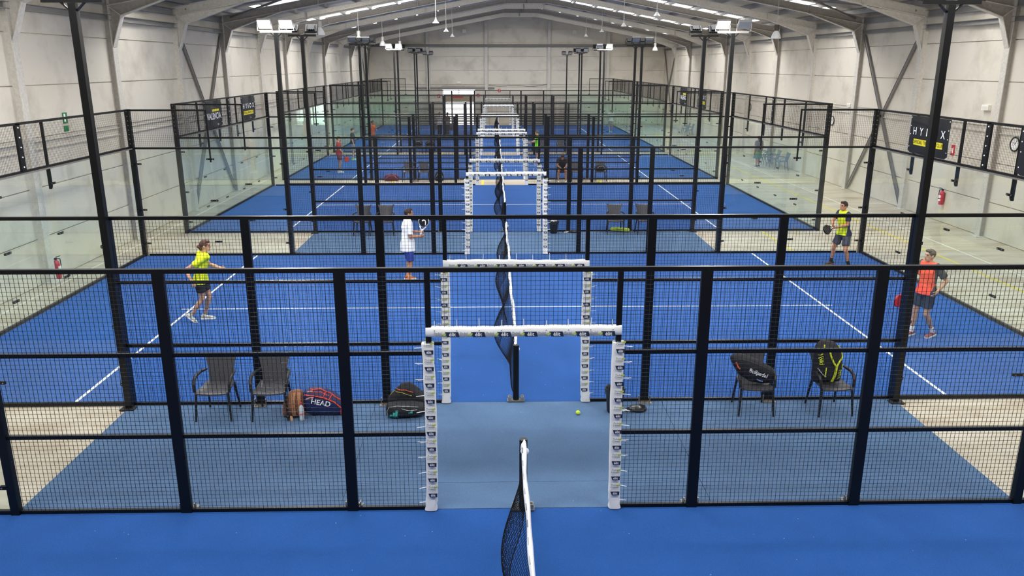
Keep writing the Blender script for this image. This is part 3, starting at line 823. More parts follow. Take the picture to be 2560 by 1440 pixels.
# navy and red racket bag
t = thing('racket_bag', 'navy racket bag with red piping and white lettering, standing beside the brown backpack', 'bag', (-2.95, 2.72, .012), .05, 'racket bags by the fences')
b = Bag([(-.3, .1, .3), (-.26, .04, .4), (-.12, .01, .45), (.05, 0, .42), (.2, 0, .34), (.3, .01, .25), (.36, .05, .15)], .15)
b.mesh().build('body', BAGN, t, 60)
m = MB()
for k, p in enumerate(([(-.16, .435), (.0, .43), (.15, .36), (.3, .24)], [(-.24, .36), (-.1, .36), (.06, .32), (.2, .25), (.3, .14), (.28, .03)], [(-.15, .41), (.0, .4), (.13, .34)], [(.07, .4), (.04, .33)], [(.16, .35), (.12, .29)])):
    q = b.line(p, .011 if k < 2 else .007); m.add(q.v, q.f)
m.build('piping', REDP, t, 60)
m = b.word('HEAD', .112, .0, .25, -.22); m.v = [v.copy() for v in m.v]; m.build('lettering', WHITE, t)
q = MB()
for pth in (b.line([(-.22, .3), (-.16, .33), (-.1, .335)], .012), b.line([(-.2, .4), (-.12, .42)], .012)): q.add(pth.v, pth.f)
q.build('panel_trim', mat('pink_grey_trim', '#c98d8f', .6), t, 60)
# brown backpack beside it
t = thing('backpack', 'slumped brown backpack with broad straps, between an armchair and the navy bag', 'bag', (-3.36, 2.66, .012), 0, 'bags on the near mat')
b = Bag([(-.18, .0, .14), (-.15, .0, .25), (-.06, 0, .4), (.04, 0, .43), (.12, 0, .42), (.16, .02, .3)], .13)
b.mesh().build('body', BROWN, t, 60)
m = MB()
for x in (.02, .1):
    m.tube([(x, b.front(x, z, .012), z) for z in (.41, .37, .3, .22, .12, .06)], .028, 8, 0, (1, 0, 0), .3)
m.build('strap', mat('tan_webbing', '#a9744e', .8), t, 60)
m = MB(); m.bar((-.02, -.16, .07), (-.01, -.17, -.0), .03, .02); m.build('buckle', mat('tan_tab', '#d2a06c', .7), t)
# bottle
WATER = mat('clear_plastic', '#cfd8dc', .12, spec=.7); 
t = thing('water_bottle', 'clear plastic bottle with a red cap, in front of the brown backpack', 'bottle', (-3.22, 2.5, .012))
m = MB(); pr = [(.03, 0), (.036, .01), (.034, .05), (.037, .09), (.034, .13), (.036, .19), (.03, .22), (.014, .25), (.014, .262)]
m.loft([[(r * math.cos(2 * PI * k / 16), r * math.sin(2 * PI * k / 16), z) for k in range(16)] for r, z in pr]); m.build('body', WATER, t, 60)
m = MB(); m.cyl((0, 0, .262), (0, 0, .29), .018, 14); m.build('cap', mat('red_cap', '#c92a2f', .5), t, 40)
m = MB(); m.cyl((0, 0, .1), (0, 0, .125), .0375, 16); m.build('label_band', mat('pink_label', '#d57e84', .6), t, 40)
# black bag with teal print
t = thing('racket_bag', 'black racket bag with teal three bar print and silver piping, beside the left gate pad', 'bag', (-1.68, 2.62, .012), .03, 'racket bags by the fences')
b = Bag([(-.3, .02, .17), (-.27, 0, .22), (-.1, 0, .235), (.1, .02, .23), (.27, .04, .2), (.33, .08, .13)], .14); b.mesh().build('body', BAGK, t, 60)
m = MB()
for k in range(3): m.add(*(lambda w: (w.v, w.f))(MB().add([Vector((x, b.front(x, z, .006), z)) for x, z in ((-.24 + .045 * k, .06), (-.205 + .045 * k, .06), (-.185 + .04 * k, .09 + .035 * k), (-.22 + .04 * k, .09 + .035 * k))], [(0, 1, 2, 3)])))
w = b.word('adidas', .07, -.19, .035); m.add(w.v, w.f)
for k in range(3): m.add([Vector((x, b.front(x, z, .006), z)) for x, z in ((.05 + .022 * k, .11), (.066 + .022 * k, .11), (.066 + .022 * k, .125 + .012 * k), (.05 + .022 * k, .125 + .012 * k))], [(0, 1, 2, 3)])
m.build('printed_mark', TEAL, t)
m = b.line([(-.27, .03), (-.275, .12), (-.24, .19), (-.12, .21), (.05, .205), (.2, .19)], .006); q = b.line([(-.05, .18), (.05, .15), (.18, .16)], .006); m.add(q.v, q.f); m.build('piping', SILV, t, 60)
t = thing('backpack', 'black backpack with red and yellow piping leaning behind the teal printed bag', 'bag', (-1.68, 2.91, .012), 0, 'bags on the near mat')
b = Bag([(-.3, .02, .2), (-.2, 0, .3), (-.08, 0, .42), (.03, 0, .43), (.12, 0, .37), (.25, 0, .25), (.36, .02, .18)], .13); b.mesh().build('body', BAGK, t, 60)
b.line([(-.16, .345), (-.02, .35), (.1, .31)], .008).build('red_piping', ORNG, t, 60); b.line([(-.26, .24), (-.2, .31), (-.08, .315), (.08, .26)], .005).build('yellow_piping', mat('olive_yellow_piping', '#c2b03c', .6), t, 60)
# bag on chair (white lettering)
t = thing('racket_bag', 'black racket bag with white lettering slung across an armchair', 'bag', (3.58, 2.68, .49), 0, 'racket bags by the fences')
b = Bag([(-.36, .38, .43), (-.3, .26, .46), (-.22, .14, .47), (-.05, .03, .42), (.12, 0, .34), (.28, 0, .24), (.33, .03, .18)], .13); b.mesh().build('body', BAGK, t, 60)
m = b.word('Bullpadel', .085, .04, .2, -.36); m.build('lettering', WHITE, t)
q = b.line([(.03, .1), (.08, .07), (.12, .065)], .008); q.build('blue_mark', mat('pale_blue_mark', '#7aa6e0', .6), t, 60)
q = b.line([(-.3, .37), (-.27, .3), (-.24, .27)], .012); q.build('orange_tab', ORNG, t, 60)
q = b.line([(-.26, .42), (-.1, .38), (.1, .3), (.24, .22)], .005); q.build('piping', mat('dark_piping', '#3a3a3e', .6), t, 60)
# yellow striped backpack on chair
t = thing('backpack', 'black backpack with acid yellow stripes standing on an armchair', 'bag', (4.72, 2.72, .49), .06, 'bags on the near mat')
b = Bag([(-.22, .0, .5), (-.18, 0, .6), (-.1, 0, .66), (.08, 0, .63), (.15, 0, .55), (.22, .0, .3)], .14, 3.2); b.mesh().build('body', BAGK, t, 60)
m = MB()
for pth, r in (([(-.12, .62), (-.13, .53)], .012), ([(-.06, .57), (-.03, .46), (.03, .34), (.08, .28)], .014), ([(.1, .6), (.155, .5), (.16, .42), (.11, .35), (.08, .28)], .014), ([(.08, .28), (.07, .15), (.05, .03)], .02), ([(-.08, .27), (-.08, .12)], .01), ([(.19, .3), (.19, .24)], .008)):
    q = b.line(pth, r); m.add(q.v, q.f)
m.build('stripe', YEL, t, 60)
m = b.word('Völkl', .085, -.165, .4, -1.4); q = b.word('Völkl', .075, .15, .15, 1.5); m.add(q.v, q.f); m.build('lettering', YEL, t)
q = b.line([(-.19, .25), (-.12, .16), (-.06, .12)], .008); q.build('strap', SILV, t, 60)
# far bags
for nm, lb, x, y, z, hx, hz, mm in (('racket_bag', 'maroon racket bag with pale piping at the foot of a far fence', -5.05, 28.1, 0, .34, .33, MAROON), ('backpack', 'black backpack on the bare concrete strip left of the gate', -2.85, 28.0, 0, .2, .5, BAGK),
                                    ('duffel_bag', 'dark duffel bag on the armchair right of the person leaning forward', 4.55, 27.85, .47, .24, .3, BAGK), ('duffel_bag', 'dark duffel bag piled on the second bare strip, farther left', -4.9, 39.85, .47, .26, .34, BAGK), ('duffel_bag', 'dark duffel bag piled on the second bare strip, nearer the net', -4.2, 39.85, .47, .24, .3, BAGK)):
    t = thing(nm, lb, 'bag', (x, y, z), 0, 'bags on the far strips')
    b = Bag([(-hx, .02, hz * .5), (-hx * .8, 0, hz * .8), (-.0, 0, hz), (hx * .7, 0, hz * .85), (hx, .03, hz * .45)], .15); b.mesh(14).build('body', mm, t, 60)
    b.line([(-hx * .8, hz * .35), (-hx * .3, hz * .7), (hx * .4, hz * .75), (hx * .8, hz * .3)], .01).build('piping', mat('pale_pink_piping', '#b78a9c', .6) if mm == MAROON else SILV, t, 60)
# lime tube bag
t = thing('tube_bag', 'lime green tube bag lying under an armchair behind the court', 'bag', (3.72, 16.27, .012), -.35)
m = MB(); m.tube([(-.36, 0, .07), (-.34, 0, .07), (-.2, 0, .075), (.1, 0, .075), (.24, 0, .07), (.26, 0, .07)], [.03, .055, .07, .072, .055, .03], 14); m.build('body', LIMEB, t, 60)
m = MB(); m.tube([(-.2, -.07, .1), (-.05, -.1, .09), (.1, -.07, .1)], .01, 6); m.build('strap', mat('green_strap', '#7f9a2c', .7), t, 60)
# waste bins with black liners
def bin_(x, y, lb, full, z):
    t = thing('waste_bin', lb, 'bin', (x, y, z), 0, 'black waste bins by the gates')
    m = MB(); pr = [(.105, 0), (.115, .02), (.14, .36), (.15, .365), (.15, .385), (.138, .385), (.11, .05)]
    m.loft([[(r * math.cos(2 * PI * k / 24), r * math.sin(2 * PI * k / 24), h) for k in range(24)] for r, h in pr]); m.build('body', mat('black_bin_plastic', '#141517', .4), t, 50)
    m = MB(); rg = []
    for r, h in ((.146, .3), (.156, .37), (.15, .396), (.135, .39), (.12, .3)):
        rg.append([((r + .006 * math.sin(k * 2.7 + h * 40)) * math.cos(2 * PI * k / 30), (r + .006 * math.sin(k * 2.7)) * math.sin(2 * PI * k / 30), h + .01 * math.sin(k * 1.9)) for k in range(30)])
    m.loft(rg, 0, False); m.build('liner', mat('black_bin_liner', '#26272a', .3), t, 60)
    if full:
        m = MB(); m.ell((-.04, 0, .36), (.07, .06, .06)); m.ell((.05, .02, .38), (.05, .05, .07)); m.build('rubbish', mat('white_litter', '#cfd2d4', .6), t, 60)
bin_(1.5, 2.72, 'black waste bin half hidden by the right gate pad, near the ball', False, .012); bin_(1.54, 16.1, 'black waste bin full of white litter beside a far gate pad', True, .012)
# ball
t = MB(); t.ell((0, 0, .0335), (.0335, .0335, .0335), 24, 16)
q = MB(); 
o = t.build('padel_ball', mat('optic_yellow_felt', '#d6ef3a', .9, bump=.4, bscale=300), None, 60, (.93, 2.62, .012)); tag(o, 'bright yellow ball on the blue mat near the right gate pad', 'ball', 'loose balls')
pts = []
for i in range(41):
    a = 2 * PI * i / 40; v = Vector((math.cos(a), math.sin(a), .5 * math.sin(2 * a))).normalized() * .0338; pts.append((v.x, v.y, v.z + .0335))
MB().tube(pts, .0012, 5).build('seam', WHITE, o)
BM = o.data
for k, (x, y, z) in enumerate(((-1.5, 35.6, .014), (-1.35, 36.1, .014), (-.75, 36.0, .014))):
    q = link('padel_ball', BM, None, (x, y, z)); tag(q, 'tiny yellow green ball on the court left of the net, %s of three' % ('leftmost', 'middle one', 'rightmost')[k], 'ball', 'loose balls')
# rackets
RK = {}
def racket(lb, loc, rot, face, rim, logo=None, grip=WHITE):
    t = link('padel_racket', None, None, loc); t.rotation_euler = rot; tag(t, lb, 'racket', 'padel rackets')
    def outline(k, sc=1.0):
        a = 2 * PI * k / 36; return (.128 * sc * math.cos(a) * (1 - .12 * max(0, -math.sin(a))), .145 * sc * math.sin(a) + .3 + (.015 if math.sin(a) < 0 else 0))
    m = MB(); m.loft([[(*outline(k, .93), z) for k in range(36)] for z in (-.019, .019)], 0)
    for i in range(-4, 5):
        for j in range(-4, 5):
            x, y = i * .022, .31 + j * .022
            if (x / .1) ** 2 + ((y - .3) / .11) ** 2 < 1:
                for zs in (-.0195, .0195): m.add([(x + .005 * math.cos(a), y + .005 * math.sin(a), zs) for a in [2 * PI * k / 8 for k in range(8)]], [list(range(8))], 1)
    m.build('face', [face, mat('racket_hole', '#050506', .9)], t, 40)
    m = MB(); m.loft([[(*outline(k, q), z) for k in range(36)] for q, z in ((.93, -.02), (1.0, -.016), (1.02, 0), (1.0, .016), (.93, .02))], 0, False)
    for s in (-1, 1): m.tube([(s * .075, .185, 0), (s * .03, .12, 0), (s * .012, .09, 0)], [.014, .012, .011], 8)
    m.build('frame', rim, t, 60)
    m = MB(); m.tube([(0, -.02, 0), (0, .0, 0), (0, .1, 0), (0, .12, 0)], [.019, .0165, .0155, .013], 10); m.build('grip', grip, t, 60)
    m = MB(); m.tube([(0, -.02, 0), (.03, -.06, .01), (.0, -.1, .015), (-.03, -.06, .01), (0, -.02, 0)], .003, 5); m.build('wrist_cord', BLACK, t)
    if logo:
        m = MB()
        for z in (-.0212, .0212):
            q = [(-.055, .24)] + [(.055 * math.cos(a), .3 + .06 * math.sin(a)) for a in [PI * (1 - i / 12) for i in range(13)]] + [(.055, .28), (.03, .27)] + [(.03 * math.cos(a), .3 + .035 * math.sin(a)) for a in [PI * i / 10 for i in range(11)]] + [(-.03, .25)]
            n = len(q)
            out = q[1:14]; inn = q[16:27][::-1]
            for i in range(10): m.add([(*out[i], z), (*out[i + 1], z), (*inn[min(i + 1, 10)], z), (*inn[i], z)], [(0, 1, 2, 3)])
            m.add([(-.055, .3, z), (-.03, .3, z), (-.045, .22, z), (-.065, .23, z)], [(0, 1, 2, 3)])
        m.build('printed_mark', logo, t)
    return t
KF = mat('black_racket_face', '#131517', .35)
racket('black racket lying flat on the blue mat beside the right waste bin', (1.58, 2.68, .035), (0, 0, -1.25), KF, mat('black_white_rim', '#1c1d1f', .4), SILV)
racket('dark racket lying on the mat beside the litter filled bin', (1.9, 16.12, .035), (0, 0, -1.4), KF, BLACK, SILV)

# ------------------------------------------------------------------ wall things
EXT = mat('extinguisher_red', '#c0202c', .3, spec=.6)
def extinguisher(x, y, z, s, lb):
    t = thing('fire_extinguisher', lb, 'extinguisher', (x, y, z), 0, 'fire extinguishers on the walls')
    m = MB(); pr = [(.07, 0), (.078, .02), (.078, .36), (.06, .43), (.03, .46), (.028, .48)]
    m.loft([[(r * math.cos(2 * PI * k / 18), r * math.sin(2 * PI * k / 18), h) for k in range(18)] for r, h in pr]); m.build('cylinder_body', EXT, t, 50)
    m = MB(); m.box((0, 0, .5), (.05, .06, .05)); m.bar((0, .02, .54), (-s * .11, .02, .57), .025, .015); m.bar((0, .02, .5), (-s * .1, .02, .5), .025, .012); m.build('valve', BLACK, t)
    m = MB(); m.tube([(0, .03, .5), (-s * .05, .1, .47), (-s * .05, .11, .3), (-s * .04, .1, .12)], .013, 8); m.build('hose', BLACK, t, 60)
    m = MB(); m.box((-s * .055, 0, .27), (.06, .1, .09)); m.box((-s * .055, -.0, .15), (.058, .1, .06)); m.build('label_plate', WHITE, t)
    m = MB(); m.box((s * .085, 0, .25), (.02, .1, .3)); m.build('wall_bracket', GALV, t)
extinguisher(WR - .1, 17.75, .6, 1, 'red fire extinguisher hung on the right wall'); extinguisher(-11.2, 10.86, .012, -1, 'red fire extinguisher at the foot of the left wall, seen through glass'); 
def plate(nm, lb, cat, c, d, m, grp=None, extra=None):
    b = MB(); b.box((0, 0, 0), d, 0); o = b.build(nm, m, None, None, c); tag(o, lb, cat, grp)
    if extra: extra(o)
    return o
def pict(kind, sx):
    def fn(o):
        b = MB(); x = sx * .012
        if kind == 'hose':
            b.tube([(x, .05 * math.cos(a), .03 + .05 * math.sin(a)) for a in [2 * PI * k / 16 for k in range(17)]], .008, 5); b.bbox((x - .004, -.08, -.1), (x + .004, .02, -.07))
        elif kind == 'ext': b.bbox((x - .004, -.03, -.09), (x + .004, .03, .05)); b.bbox((x - .004, -.05, .06), (x + .004, .02, .08)); b.bbox((x - .004, .04, -.04), (x + .004, .055, .06))
        else: b.bbox((x - .004, -.07, -.1), (x + .004, .0, .1)); b.bbox((x - .004, .02, -.02), (x + .004, .08, .02))
        b.build('pictogram', WHITE, o)
    return fn
SR = mat('red_safety_sign', '#c4343a', .5); SG = mat('green_exit_sign', '#1f7a45', .5)
plate('safety_sign', 'upper red safety sign high on the left wall', 'sign', (WL + .012, 10.74, 3.84), (.02, .22, .24), SR, 'signs on the left wall', pict('hose', 1))
plate('safety_sign', 'lower small red safety sign behind the wire on the left wall', 'sign', (WL + .012, 10.76, 3.52), (.02, .22, .13), SR, 'signs on the left wall')
plate('exit_sign', 'upper green exit sign on the left wall', 'sign', (WL + .012, 12.47, 3.83), (.02, .2, .26), SG, 'signs on the left wall', pict('exit', 1))
plate('exit_sign', 'lower green exit sign behind the wire on the left wall', 'sign', (WL + .012, 12.47, 3.56), (.02, .2, .14), SG, 'signs on the left wall')
plate('hose_sign', 'tall red sign above the fire extinguisher on the right wall', 'sign', (WR - .012, 17.66, 2.43), (.02, .2, .34), SR, None, pict('ext', -1))
for x, z, lb in ((-5.25, 2.45, 'red safety sign left of the bright doorway'), (-1.75, 2.5, 'red safety sign just right of the bright doorway'), (.15, 2.93, 'red safety sign high on the far wall right of the gable post')):
    o = plate('safety_sign', lb, 'sign', (x, YB - .012, z), (.24, .02, .3), SR, 'signs on the far wall')
    b = MB(); b.bbox((-.05, -.016, -.09), (.02, -.01, .06)); b.bbox((.04, -.016, -.02), (.08, -.01, .09)); b.build('pictogram', WHITE, o)
EM = mat('white_lamp_case', '#efece4', .5)
for x, y, z, d, lb in ((WR - .05, 16.15, 3.88, (.1, .34, .16), 'white emergency lamp case on the right wall near a column, closest to the camera'), (WR - .05, 25.75, 3.49, (.1, .3, .15), 'white emergency lamp case on the right wall, farther away'),
                       (-3.45, YB - .06, 3.62, (.34, .12, .16), 'white emergency lamp case over the bright doorway'), (-2.92, YB - .06, 7.98, (.3, .12, .26), 'white square box high on the far gable, left side'), (6.75, YB - .06, 7.9, (.3, .12, .26), 'white square box high on the far gable, right side')):
    b = MB(); b.box((0, 0, 0), d); o = b.build('lamp_case', EM, None, None, (x, y, z)); tag(o, lb, 'wall lamp', 'white boxes on the walls')
    q = MB(); q.box((0 if d[0] > d[1] else -.052, -.062 if d[0] > d[1] else 0, -.01), (d[0] * .8 if d[0] > d[1] else .006, .006 if d[0] > d[1] else d[1] * .8, d[2] * .6)); q.build('diffuser', mat('lamp_diffuser', '#dcd8cc', .3), o)
for y, z, lb in ((14.52, 2.92, 'round wall clock on the right wall nearest the camera'), (27.38, 2.7399999999999998, 'round wall clock on the right wall, second from the camera'), (39.2, 2.7399999999999998, 'round wall clock on the right wall, third from the camera')):
    t = thing('wall_clock', lb, 'clock', (WR - .02, y, z), 0, 'clocks on the right wall')
    b = MB(); b.cyl((.02, 0, 0), (-.02, 0, 0), .19, 28); b.build('dial', mat('clock_dial', '#efeee8', .4), t, 40)
    b = MB(); b.tube([(-.02, .195 * math.cos(a), .195 * math.sin(a)) for a in [2 * PI * k / 32 for k in range(33)]], .022, 8); b.build('rim', BLACK, t, 60)
    for ln, an in ((.09, .6), (.14, 2.2)): b = MB(); b.bar((-.024, 0, 0), (-.024, ln * math.cos(an), ln * math.sin(an)), .004, .014, 0, (0, -math.sin(an), math.cos(an))); b.build('hand', BLACK, t)
# banners tied to the wire bands of the end walls
BANK = mat('black_banner_vinyl', '#121216', .45, var=.2, scale=5); YBAN = mat('yellow_banner_strip', '#e8d91f', .5); DKT = mat('dark_banner_print', '#4a4512', .6)
def banner(lb, side, yc, w, lines):
    """faces the court; side -1 left wall, +1 right wall"""
    t = thing('banner', lb, 'banner', (side * 10.0, yc, 3.5), PI / 2 if side < 0 else -PI / 2, 'black banners on the end walls')
    # local: x along the banner as read, -y towards the court
    N = 14; m = MB(); rows = []
    def fy(x, z): return .012 * math.sin(x * 5 + z * 3) + .008 * math.sin(x * 11) * (z + .5)
    rings = []
    for i in range(N + 1):
        x = -w / 2 + w * i / N; cut = .06 if i in (0, N) else 0
        r = [(x, fy(x, -.45 + .9 * k / 6), -.45 + cut + (.9 - cut) * k / 6) for k in range(7)]
        rings.append(r + [(p[0], p[1] + .004, p[2]) for p in r[::-1]])
    m.loft(rings); m.build('sheet', BANK, t, 60)
    for kind, txt, size, x, z, bw in lines:
        M = Matrix.Translation((x, 0, z)) @ Matrix.Rotation(PI / 2, 4, 'X')
        fn = lambda p, g=.008: Vector((p.x, fy(p.x, p.z) - g, p.z))
        if kind == 'strip':
            q = MB()
            for i in range(10):
                a, b_ = x - bw / 2 + bw * i / 10, x - bw / 2 + bw * (i + 1) / 10
                q.add([fn(Vector((u, 0, zz)), .005) for u, zz in ((a, z - size * .62), (b_, z - size * .62), (b_, z + size * .62), (a, z + size * .62))], [(0, 1, 2, 3)])
            q.build('yellow_strip', YBAN, t)
            if txt: MB().text(txt, size, M, 0, fn).build('lettering', DKT, t)
        else: MB().text(txt, size, M, 0, fn).build('lettering', WHITE, t)
    for sx in (-1, 1):
        q = MB()
        for z in (-.3, 0, .2, .4): q.ell((sx * (w / 2 - .05), fy(sx * (w / 2 - .05), z) - .004, z), (.014, .006, .014), 8, 5)
        q.build('eyelet', WHITE, t)
HY = [('t', 'H  Y  R  O  X', .25, 0, .08, 0), ('strip', 'OFFICIAL TRAINING CLUB', .115, 0, -.17, 1.3), ('t', 'hyrox', .06, .2, -.37, 0)]
banner('largest black banner, white letters over a yellow strip, near the right edge', 1, 10.42, 1.8, HY)
banner('plain dark banner cut off by the right edge of the picture', 1, 6.2, 1.7, [])
VA = [('strip', '', .06, .25, .12, .7), ('t', 'VALENCIA', .3, .05, -.08, 0), ('t', 'hyrox', .08, .45, -.36, 0)]
banner('black banner with a white town name under a short yellow bar, on the left', -1, 19.65, 1.75, VA)
banner('black banner with spaced white letters over a yellow strip, on the left', -1, 23.7, 1.75, HY)
banner('small black banner with white letters over a yellow strip, right side beyond the empty court', 1, 31.7, 1.75, HY)
banner('small black banner with a white town name, right end wall, farthest banner on that side', 1, 35.65, 1.75, VA)
# ------------------------------------------------------------------ people
SKIN = mat('tanned_skin', '#b5805f', .55, var=.12, scale=14); SKIN2 = mat('fair_skin', '#c79a7c', .55, var=.1, scale=14); EYE = mat('dark_eye', '#1c120e', .3); LIP = mat('lip_skin', '#9c5a4a', .5)
def V(*a): return Vector(a)
def lerp(a, b, t): return a + (b - a) * t
def person(label, loc, yaw, pose, look, vox=.012, fingers=True):
    """standing figure in metres; +x is the way it faces, +y its left"""
    p = dict(pel=V(0, 0, .95), chest=V(.01, 0, 1.3), neck=V(0, 0, 1.5), head=V(.025, 0, 1.635), hyaw=0, hpit=0)
    p.update({k: (V(*v) if isinstance(v, tuple) else v) for k, v in pose.items()})
    S = {}
    tw = p.get('twist', 0)
    for s, n in ((1, 'l'), (-1, 'r')):
        S['sh' + n] = p.get('sh' + n, p['neck'] + V(-s * .18 * math.sin(tw), s * .18 * math.cos(tw), -.06)); S['hp' + n] = p.get('hp' + n, p['pel'] + V(0, s * .09, -.03))
        S['el' + n] = p.get('el' + n, S['sh' + n] + V(-.03, s * .06, -.27)); S['wr' + n] = p.get('wr' + n, S['el' + n] + V(.06, 0, -.25))
        S['kn' + n] = p.get('kn' + n, V(.02, s * .1, .5)); S['an' + n] = p.get('an' + n, V(-.02, s * .1, .1)); S['ft' + n] = p.get('ft' + n, 0)
    pel, ch, nk, hd = p['pel'], p['chest'], p['neck'], p['head']
    fat = look.get('fat', 1)
    spine = [(pel + V(0, 0, -.09), .095, .14), (pel, .115 * fat, .165), (lerp(pel, ch, .4), .1 * fat, .145 * fat), (lerp(pel, ch, .75), .112, .158), (ch + V(0, 0, .03), .118, .17), (lerp(ch, nk, .6), .1, .165), (lerp(ch, nk, .88), .07, .11), (nk + V(0, 0, .015), .055, .06)]
    def rings(infl, a=0, b=None, tw_=tw):
        out = []
        n = len(spine)
        for i, (c, rx, ry) in enumerate(spine[a:b]):
            t = tw_ * min(1, (i + a) / 5); r = []
            for k in range(20):
                g = 2 * PI * k / 20; x, y = math.cos(g) * (rx + infl), math.sin(g) * (ry + infl)
                r.append(c + V(x * math.cos(t) - y * math.sin(t), x * math.sin(t) + y * math.cos(t), 0))
            out.append(r)
        return out
    HM = Matrix.Translation(hd) @ Matrix.Rotation(p['hyaw'], 4, 'Z') @ Matrix.Rotation(p['hpit'], 4, 'Y')
    m = MB(); m.loft(rings(0))
    m.capsule(nk + V(0, 0, -.03), hd + V(-.012, 0, -.05), .056, .054)
    m.ell((-.008, 0, .015), (.096, .074, .112), 18, 12, 0, HM); m.ell((.022, 0, -.055), (.066, .056, .062), 16, 10, 0, HM)
    m.ell((.068, 0, -.085), (.024, .026, .022), 10, 8, 0, HM)
    m.capsule(HM @ V(.084, 0, .02), HM @ V(.099, 0, -.02), .01, .014, 10); m.ell((.07, 0, .038), (.024, .05, .014), 12, 8, 0, HM)
    m.ell((.083, 0, -.058), (.014, .024, .012), 10, 8, 0, HM)
    for s in (-1, 1): m.ell((-.012, s * .076, -.005), (.02, .012, .032), 10, 8, 0, HM)
    for s, n in ((1, 'l'), (-1, 'r')):
        sh, el, wr = S['sh' + n], S['el' + n], S['wr' + n]
        m.ell(sh, (.062, .06, .065)); m.capsule(lerp(nk, sh, .3) + V(0, 0, -.02), sh, .05, .052)
        m.capsule(sh, el, .052, .04); m.capsule(el, lerp(el, wr, .3), .04, .043); m.capsule(lerp(el, wr, .3), wr, .043, .027)
        d = (wr - el).normalized(); up = p.get('palm' + n, V(0, -s, 0)); up = (up - d * up.dot(d)).normalized(); sd = d.cross(up)   # up = palm normal
        pc = wr + d * .05
        M = Matrix((d, sd, up)).transposed().to_4x4(); M.translation = pc
        m.ell((0, 0, 0), (.052, .04, .018), 12, 8, 0, M); m.capsule(wr, pc, .025, .022)
        cur = p.get('curl' + n, .5)
        if fingers:
            for i, (o, L) in enumerate(((-.03, .062), (-.01, .072), (.011, .068), (.03, .052))):
                a = pc + d * .042 + sd * o; c1, c2 = cur * .9, cur * 2.0
                b = a + (d * math.cos(c1) + up * math.sin(c1)) * L * .55; e = b + (d * math.cos(c2) + up * math.sin(c2)) * L * .55
                m.capsule(a, b, .0095, .0088, 8); m.capsule(b, e, .0088, .0075, 8)
            ts = p.get('thumb' + n, s) ; a = pc - d * .02 - sd * .034 * ts; b = a + (d * .6 - sd * .6 * ts + up * .3).normalized() * .036; e = b + (d * .9 + up * .35).normalized() * .03
            m.capsule(a, b, .013, .0105, 8); m.capsule(b, e, .0105, .0085, 8)
        else: m.ell((.06, 0, .01), (.04, .034, .016), 10, 6, 0, M)
        S['hand' + n] = pc; S['hd' + n] = d; S['hup' + n] = up
        hp, kn, an = S['hp' + n], S['kn' + n], S['an' + n]
        m.capsule(hp, lerp(hp, kn, .45), .088, .076); m.capsule(lerp(hp, kn, .45), kn, .076, .054)
        cal = lerp(kn, an, .32) - V(.014, 0, 0)
        m.capsule(kn, cal, .05, .055); m.capsule(cal, lerp(kn, an, .75), .055, .037); m.capsule(lerp(kn, an, .75), an, .037, .034)
    body = remesh(m, vox, 2); inv = HM.inverted()
    def skin_fn(c):
        q = inv @ c
        if q.length < .2 and q.x > .055:
            if abs(abs(q.y) - .032) < .013 and abs(q.z - .012) < .008: return 1
            if abs(abs(q.y) - .033) < .018 and abs(q.z - .036) < .005: return 2
            if abs(q.y) < .024 and abs(q.z + .056) < .008: return 3
        return 0
    paint(body, [look.get('skin', SKIN), EYE, look['hair'], LIP], skin_fn)
    o = link('person', body, None, loc, (0, 0, yaw)); tag(o, label, 'person', look.get('group'))
    cv = max(vox, .012)
    def crumple(me, amp, sc=9):
        n = len(me.vertices); co = [0.0] * (3 * n); no = [0.0] * (3 * n)
        me.vertices.foreach_get('co', co); me.vertex_normals.foreach_get('vector', no); L = Vector(loc)
        for i in range(0, 3 * n, 3):
            k = amp * noise.noise(Vector(co[i:i + 3]) * sc + L)
            for j in range(3): co[i + j] += no[i + j] * k
        me.vertices.foreach_set('co', co); me.update()
    # shirt
    m = MB(); hem = look.get('hem', .0)
    R = rings(.02, 1, 8); c0_ = pel + V(-.0, 0, -.06 - hem)
    R = [[c0_ + (q - spine[1][0]) * 1.2 for q in R[0]], [pel + (q - spine[1][0]) * 1.13 for q in R[0]]] + R[1:]
    m.loft(R)
    sl = look.get('sleeve', .62)
    for n in 'lr':
        sh, el, wr = S['sh' + n], S['el' + n], S['wr' + n]
        m.capsule(lerp(nk, sh, .35) + V(0, 0, -.02), sh, .064, .078); m.ell(sh, (.078, .078, .076))
        if sl > 0:
            m.tube([lerp(sh, el, -.1), sh, lerp(sh, el, min(sl, 1) * .5), lerp(sh, el, min(sl, 1))], [.06, .078, .07, .071 if sl <= 1 else .056], 14)
            if sl > 1: m.ell(el, (.057, .057, .057)); m.tube([el, lerp(el, wr, sl - 1)], [.056, .045], 14)
    me = remesh(m, cv, 3); crumple(me, .012)
    sf = look.get('shirt_fn'); paint(me, look['shirt'], sf or (lambda c: 0)); link('shirt', me, o)
    if look.get('mark'):
        look['mark'](o)
    # shorts or skirt or trousers
    m = MB(); ln = look.get('leg', .72)
    base = [[pel + V(0, 0, .07) + (q - spine[1][0]) * .99 for q in rings(.012, 1, 2)[0]], rings(.02, 1, 2)[0], [pel + V(0, 0, -.1) + (q - spine[1][0]) * .98 for q in rings(.016, 1, 2)[0]]]
    m.loft(base)
